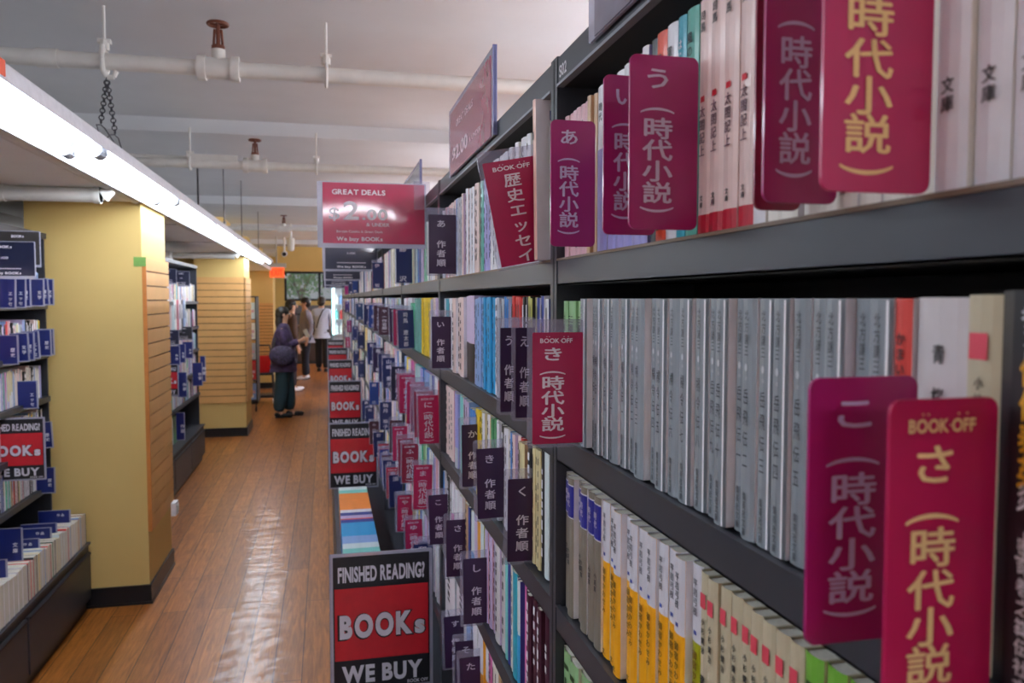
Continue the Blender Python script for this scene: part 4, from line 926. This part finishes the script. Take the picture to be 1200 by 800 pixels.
# exit sign, camera, dark screen
t = thing('exit_sign', 'orange-red lit exit sign hanging before the third pillar', 'exit sign', (-.98, 15.2, 0))
mb = MB(); mb.box((-.06, -.03, 2.25), (.28, .05, 2.33), PALE); mb.tube((.11, 0, 2.3), (.11, 0, SL), .012, PALE); mb.build('housing', t)
mb = MB(); mb.box((-.01, -.02, 2.07), (.24, .02, 2.25), emat('exit_glow', '#ff5a28', 1.1)); mb.text('EXIT', (.115, -.024, 2.105), X_, Z_, .15, mat('#c84a2a', .5), .02, width=.2, centre=True); mb.build('lit_panel', t)
t = thing('security_camera', 'white security camera under the beam beside the exit sign', 'camera', (-.72, 15.0, 2.5))
mb = MB(); mb.tube((0, 0, SL-2.495), (0, 0, .03), .02, PIPE); mb.tube((0, .1, 0), (0, -.08, -.02), .05, HOUS, 14); mb.build('body', t, smooth=True)
mb = MB(); mb.tube((0, -.08, -.02), (0, -.1, -.022), .036, DARK, 14); mb.build('lens', t, smooth=True)
mb = MB(); mb.box((PILX1, 17.0, 2.25), (RW, 17.3, BM), YEL); struct(mb, 'trim_yellow_beam')
t = thing('wall_screen', 'small dark screen hanging at the far window', 'screen', (.02, 19.5, 1.95))
mb = MB(); mb.box((-.09, 0, 0), (.12, .05, .42), DARK); mb.build('screen_body', t); mb = MB(); mb.box((-.08, -.004, .03), (.11, 0, .39), mat('#11151f', .15)); mb.build('screen_glass', t)
mb = MB(); mb.tube((.015, 19.52, 2.37), (.015, 19.52, SL), .012, DARK); tag(mb.build('screen_pole'), 'dark pole carrying the small screen from the ceiling', 'pole')
# checkout counter and back shelving
t = thing('checkout_counter', 'dark wooden checkout counter at the far wall', 'counter', (-1.2, 21.2, 0))
mb = MB(); mb.box((0, 0, .08), (2.2, .7, .95), mat('#3a2a26', .5)); mb.box((.05, .05, 0), (2.15, .65, .08), DARK); mb.build('body', t); mb = MB(); mb.box((-.03, -.04, .95), (2.23, .72, .99), mat('#6a4a3a', .35)); mb.build('worktop', t)
for i, (x, w, h, c, l) in enumerate([(-1.0, .25, .35, '#3a2c44', 'dark violet box standing on the far counter'), (-.6, .3, .42, '#4a4650', 'grey box standing on the far counter'), (-.1, .28, .3, '#a04030', 'brick red box standing on the far counter'), (.35, .3, .38, '#8a8894', 'pale grey box standing on the far counter')]):
    mb = MB(); mb.box((x, 21.35, .992), (x+w, 21.6, .992+h), mat(c, .6)); mb.box((x+.02, 21.345, 1.02), (x+w-.02, 21.35, .98+h*.5), mat('#b8b0b8', .6)); tag(mb.build('counter_box'), l, 'box')
mb = MB(); mb.box((-1.0, 22.7, 0), (.9, 22.98, 1.5), mat('#6a6a70', .6))
for k in range(4): mb.box((-.95, 22.66, .25+.33*k), (.85, 22.7, .28+.33*k), DARK)
tag(mb.build('storage_cabinet'), 'grey storage cabinet against the far wall under the window', 'cabinet')
# display cooler with bright vertical tube past the end of the long bookcase
t = thing('display_case', 'glass display case with a glowing vertical tube past the end of the bookcase', 'display case', (.10, 15.2, 0))
mb = MB(); mb.box((0, .3, 0), (1.1, .6, 1.95), HOUS); mb.box((0, 0, 0), (1.1, .6, .25), DARK); mb.box((0, 0, 1.9), (1.1, .6, 1.98), HOUS); mb.box((0, 0, .25), (.02, .3, 1.9), mat('#6f8890', .3, name='case_side')); mb.build('cabinet', t)
mb = MB(); mb.tube((.035, -.03, 1.02), (.035, -.03, 1.93), .02, emat('cyan_tube_glow', '#c4fbff', 7), 12); mb.build('light_tube', t, smooth=True)
for k in range(5):
    mb = MB(); mb.box((.02, .02, .45+.28*k), (1.08, .3, .46+.28*k), HOUS); sh = mb.build('glass_shelf', t)
for k in range(5):
    for j in range(3):
        c = ['#c93a36', '#8aa8d8', '#d8e4e6', '#7fd0c8', '#f0eae0'][(k+2*j) % 5]
        mb = MB(); x = .19+.09*j; z = .461+.28*k; mb.tube((x, 15.32, z), (x, 15.32, z+.13), .035, bm_(c), 10); mb.tube((x, 15.32, z+.13), (x, 15.32, z+.17), .035, bm_(c), 10, .014); mb.tube((x, 15.32, z+.17), (x, 15.32, z+.2), .014, WHITE, 10)
        tag(mb.build('drink_bottle', smooth=True), f'{CN[c]} bottle in the display case, {OW[k]} shelf from below, {OW[j]} from the tube', 'bottle', 'bottles in the display case')
# tree outside the window
rt = random.Random(3)
LEAF = mat('#4f7a3a', .7, name='leaf_green'); 
t = thing('street_tree', 'leafy green tree outside the far window', 'tree', (-.75, 25.2, 0))
mb = MB(); mb.tube((0, 0, 0), (0, 0, 2.0), .07, mat('#4a3a2c', .8), 8); mb.tube((0, 0, 1.7), (.3, 0, 2.4), .035, mat('#4a3a2c', .8), 8); mb.tube((0, 0, 1.7), (-.3, .1, 2.4), .035, mat('#4a3a2c', .8), 8); mb.build('trunk', t)
mb = MB()
for _ in range(500):
    c = Vector((rt.gauss(0, .35), rt.gauss(0, .3), 2.2+rt.gauss(0, .28))); a = Vector((rt.uniform(-1, 1), rt.uniform(-1, 1), rt.uniform(-1, 1))).normalized()*.07; b = a.orthogonal().normalized()*.035
    mb.add([c-a, c-b, c+a, c+b], [(0, 1, 2, 3)], LEAF)
mb.build('foliage', t)
mb = MB(); mb.box((-6, 30, -.1), (8, 30.3, 6), mat('#a8a8a0', .8)); tag(mb.build('street_building'), 'pale facade across the street, seen through the far window', 'building')
mb = MB(); mb.box((-6, 23.2, -.15), (8, 30, -.05), mat('#8a8a88', .9)); struct(mb, 'ground_street')

# red basket on a little cart
t = thing('basket_cart', 'small black folding cart standing by the magazine rack', 'cart', (-.99, 13.4, 0))
mb = MB(); mb.box((-.16, -.18, .10), (.16, .18, .14), DARK)
for x in (-.15, .15):
    for y in (-.17, .17): mb.tube((x, y, .12), (x*.9, y*.9, .52), .01, DARK)
mb.tube((-.15, .17, .52), (-.22, .2, .92), .012, STEEL); mb.tube((.15, .17, .52), (.08, .2, .92), .012, STEEL); mb.tube((-.22, .2, .92), (.08, .2, .92), .014, DARK)
mb.box((-.15, -.17, .46), (.15, .17, .5), DARK); mb.build('frame', t)
for x in (-.15, .15):
    for y in (-.15, .15):
        mb = MB(); mb.ring((x, y, .045), .032, .013, WHITE, 'x', 14); mb.tube((x, y, .045), (x, y, .11), .008, STEEL); mb.build('caster', t, smooth=True)
t = thing('shopping_basket', 'red plastic shopping basket sitting on the small cart', 'basket', (-.99, 13.4, .5))
RB = mat('#d81420', .35, .3)
mb = MB()
for s in (-1, 1):
    for zz in range(6): mb.tube((-.15-.004*zz, s*(.12+.004*zz), .02+.04*zz), (.15+.004*zz, s*(.12+.004*zz), .02+.04*zz), .009, RB, 6); mb.tube((s*(.15+.004*zz), -.12-.004*zz, .02+.04*zz), (s*(.15+.004*zz), .12+.004*zz, .02+.04*zz), .009, RB, 6)
    for k in range(9): mb.tube((-.15+.0375*k, s*.12, .01), (-.168+.042*k, s*.144, .24), .012, RB, 6)
    for k in range(7): mb.tube((s*.15, -.12+.04*k, .01), (s*.17, -.14+.0467*k, .24), .012, RB, 6)
mb.box((-.15, -.12, 0), (.15, .12, .01), RB); mb.box((-.18, -.15, .235), (.18, -.135, .255), RB); mb.box((-.18, .135, .235), (.18, .15, .255), RB); mb.box((-.18, -.15, .235), (-.165, .15, .255), RB); mb.box((.165, -.15, .235), (.18, .15, .255), RB)
mb.build('basket_body', t)
mb = MB(); mb.path([(-.17, 0, .25), (-.1, -.02, .33), (.1, -.02, .33), (.17, 0, .25)], .007, DARK); mb.build('basket_handle', t)

# ------------------------------------------------------------------ people
def skin_obj(name, nodes, edges, m, parent=None, sub=2, root=0):
    me = bpy.data.meshes.new(name); me.from_pydata([n[:3] for n in nodes], edges, []); me.materials.append(m)
    o = bpy.data.objects.new(name, me); COL.objects.link(o)
    if parent: o.parent = parent
    md = o.modifiers.new('skin', 'SKIN'); md.use_smooth_shade = True
    if not me.skin_vertices: 
        bpy.context.view_layer.objects.active = o
    for i, sv in enumerate(me.skin_vertices[0].data):
        r = nodes[i][3]; r2 = nodes[i][4] if len(nodes[i]) > 4 else r
        sv.radius = (r, r2); sv.use_root = (i == root)
    sb = o.modifiers.new('subdivision', 'SUBSURF'); sb.levels = sub; sb.render_levels = sub
    return o
def ellipsoid(mb, c, r, m, nu=14, nv=10, cut=None):
    vs = []; fs = []
    for i in range(nv+1):
        p = math.pi*i/nv
        for j in range(nu):
            q = 2*math.pi*j/nu; vs.append((c[0]+r[0]*math.sin(p)*math.cos(q), c[1]+r[1]*math.sin(p)*math.sin(q), c[2]+r[2]*math.cos(p)))
    for i in range(nv):
        for j in range(nu): fs.append((i*nu+j, (i+1)*nu+j, (i+1)*nu+(j+1) % nu, i*nu+(j+1) % nu))
    mb.add(vs, fs, m)
SKIN = mat('#c99a80', .5, name='skin_tone'); HAIR = mat('#17120f', .45, name='black_hair')
def person(label, loc, rz, ht, top, trouser, shoe, arms='hold', stride=.06, long_hair=False, strap=None, long_top=False, bulk=0.0):
    """figure facing local +x"""
    k = ht/1.70; t = thing('person', label, 'person', loc, rz); t.scale = (k, k, k)
    B = []; E = []
    def n(x, y, z, r, r2=None): B.append((x, y, z, r, r2 or r)); return len(B)-1
    pel = n(0, 0, .93, .10, .13); ch = n(0, 0, 1.15, .095, .125); sh = n(0, 0, 1.36, .085, .13); nk = n(.01, 0, 1.46, .05); hd = n(.03, 0, 1.53, .055); hm = n(.03, 0, 1.60, .085, .078); ht_ = n(.02, 0, 1.665, .055)
    E += [(pel, ch), (ch, sh), (sh, nk), (nk, hd), (hd, hm), (hm, ht_)]
    legs = []; armsj = []
    for s in (-1, 1):
        fx_ = stride*s
        hip = n(0, s*.09, .86, .085); kn = n(fx_*.5+.02, s*.09, .48, .055); an = n(fx_, s*.09, .09, .038); he = n(fx_+.05, s*.095, .035, .035); toe = n(fx_+.17, s*.105, .028, .026)
        E.extend([(pel, hip), (hip, kn), (kn, an), (an, he), (he, toe)]); legs.append((hip, kn, an, toe))
        sd = n(0, s*.17, 1.37, .052)
        if arms == 'hold': el = n(.03, s*.21, 1.10, .04); wr = n(.24, s*.11, 1.17, .026); hn = n(.30, s*.085, 1.20, .026, .018); fd = Vector((.9, -s*.35, .25)).normalized()
        else: el = n(-.03, s*.24, 1.09, .04); wr = n(.04, s*.23, .86, .026); hn = n(.06, s*.23, .79, .026, .018); fd = Vector((.15, 0, -1)).normalized()
        E.extend([(sh, sd), (sd, el), (el, wr), (wr, hn)]); armsj.append((sd, el, wr))
        p = Vector(B[hn][:3])
        side = Vector((0, 0, 1)) if arms == 'hold' else Vector((1, 0, 0))
        for q, ln in zip((-1.5, -.5, .5, 1.5), (.055, .07, .075, .065)):
            a = n(*(p+fd*.03+side*q*.011), .008); b = n(*(p+fd*(.03+ln*.55)+side*q*.012), .0075); c = n(*(p+fd*(.03+ln*.8)+side*q*.012+Vector((0, -s*.02, 0))), .0065); E.extend([(hn, a), (a, b), (b, c)])
        a = n(*(p+side*.028+fd*.005), .009); b = n(*(p+side*.045+fd*.035), .008); E.extend([(hn, a), (a, b)])
    skin_obj('body', B, E, SKIN, t, 1)
    k2 = bulk
    # face
    mb = MB(); 
    for s in (-1, 1): ellipsoid(mb, (.102, s*.03, 1.60), (.012, .014, .009), WHITE, 8, 6); ellipsoid(mb, (.112, s*.03, 1.60), (.004, .006, .006), INK, 6, 5); ellipsoid(mb, (.02, s*.08, 1.585), (.02, .012, .03), SKIN, 8, 6)
    ellipsoid(mb, (.118, 0, 1.575), (.018, .012, .022), SKIN, 8, 6); ellipsoid(mb, (.104, 0, 1.535), (.008, .024, .008), mat('#a8605a', .5), 8, 5)
    mb.build('face', t, smooth=True)
    mb = MB(); ellipsoid(mb, (-.005, 0, 1.63), (.105, .097, .088), HAIR); ellipsoid(mb, (-.04, 0, 1.58), (.075, .09, .09), HAIR)
    if long_hair: ellipsoid(mb, (-.05, 0, 1.47), (.065, .09, .16), HAIR)
    mb.build('hair', t, smooth=True)
    # top
    T = []; TE = []
    def tn(i, add): x = B[i]; T.append((x[0], x[1], x[2], x[3]+add, x[4]+add)); return len(T)-1
    a = tn(pel, .05+bulk); b = tn(ch, .04+bulk); c = tn(sh, .03+bulk*.6); d = tn(nk, .012); TE += [(a, b), (b, c), (c, d)]
    if not long_top: T.append((0, 0, .91, .12, .15)); TE.append((a, len(T)-1))
    if long_top: T.append((0, 0, .80, .15+bulk, .175)); TE.append((a, len(T)-1))
    for sd, el, wr in armsj:
        p = tn(sd, .022+bulk*.3); q = tn(el, .02+bulk*.4); r = tn(wr, .016+bulk*.3); TE += [(c, p), (p, q), (q, r)]
    skin_obj('jacket' if long_top else 'shirt', T, TE, top, t, 1)
    T = []; TE = []; a = tn(pel, .032); T.append((0, 0, 1.05, .12, .15)); TE.append((a, 1))
    for hip, kn, an, toe in legs:
        p = tn(hip, .02+bulk*.5); q = tn(kn, .028+bulk*.6); r = tn(an, .036+bulk*.6); T[r] = T[r][:2]+(.065,)+T[r][3:]; TE += [(a, p), (p, q), (q, r)]
    skin_obj('trousers', T, TE, trouser, t, 1)
    for hip, kn, an, toe in legs:
        ax = B[an]; tx = B[toe]; mb = MB(); ellipsoid(mb, (ax[0]+.0, ax[1], .045), (.06, .042, .045), shoe, 12, 8); ellipsoid(mb, (tx[0]-.05, tx[1], .034), (.10, .045, .034), shoe, 12, 8); mb.box((ax[0]-.05, ax[1]-.035, 0), (tx[0]+.03, ax[1]+.04, .014), DARK); mb.build('shoe', t, smooth=True)
    if strap:
        mb = MB(); mb.path([(-.12, .10, 1.0), (-.145, .04, 1.2), (-.12, -.05, 1.40), (-.03, -.09, 1.44), (.07, -.05, 1.38)], .014, strap); mb.build('shoulder_strap', t, smooth=True)
    return t
PURP = mat('#3a2a4a', .8, name='dark_purple_print', noise=.6, scale=18)
person('person with dark hair in a purple patterned jacket and teal trousers, reading by the bookcase', (-.60, 11.75, 0), 0, 1.56, PURP, mat('#26404a', .8), mat('#111114', .5), 'hold', .08, True, None, True, .05)
mb = MB(); bx, by, bz = -.275, 11.75, 1.115
for s in (-1, 1):
    mb.add([(bx, by, bz), (bx+.05, by+s*.085, bz+.03), (bx, by+s*.085, bz+.14), (bx-.05, by, bz+.11)], [(0, 1, 2, 3)], bm_('#b5b9c4')); mb.add([(bx-.003, by, bz+.002), (bx+.045, by+s*.083, bz+.033), (bx-.005, by+s*.083, bz+.14), (bx-.053, by, bz+.112)], [(3, 2, 1, 0)], PAGE)
tag(mb.build('open_book'), 'small open book held by the person in the purple jacket', 'book')
t = thing('shoulder_bag', 'dark floral shoulder bag hanging at the hip of the purple-jacketed person', 'bag', (-.60, 11.50, .76))
mb = MB(); ellipsoid(mb, (0, 0, .13), (.18, .07, .14), mat('#3c3650', .7, name='floral_bag_cloth', noise=.7, scale=30)); mb.build('bag_body', t, smooth=True)
mb = MB(); mb.path([(-.13, 0, .2), (-.09, .12, .4), (-.05, .2, .55)], .012, DARK); mb.path([(.13, 0, .2), (.06, .12, .4), (-.02, .2, .55)], .012, DARK); mb.build('bag_strap', t, smooth=True)
person('person in a pale grey shirt and navy trousers with white shoes, standing further back', (-.42, 17.2, 0), math.radians(200), 1.70, mat('#8c8a98', .8), mat('#1c2434', .8), WHITE, 'down', .05)
person('person seen from behind in a white shirt with a black strap and black trousers', (-.10, 18.9, 0), math.radians(80), 1.72, mat('#c2cbe2', .8), mat('#15161c', .8), mat('#101014', .5), 'down', .06, False, DARK)
person('person in a dark brown jacket standing between the reader and the white-shirted figure', (-.62, 15.0, 0), math.radians(20), 1.66, mat('#4a3226', .8), mat('#241f2c', .8), WHITE, 'down', .05, False, None, True)

# ------------------------------------------------------------------ world
w = bpy.data.worlds.new('world'); S.world = w; w.use_nodes = True
bg = w.node_tree.nodes['Background']; bg.inputs['Color'].default_value = (.75, .85, 1, 1); bg.inputs['Strength'].default_value = 1.6
S.cycles.max_bounces = 6; S.cycles.transparent_max_bounces = 24; S.cycles.sample_clamp_indirect = 6
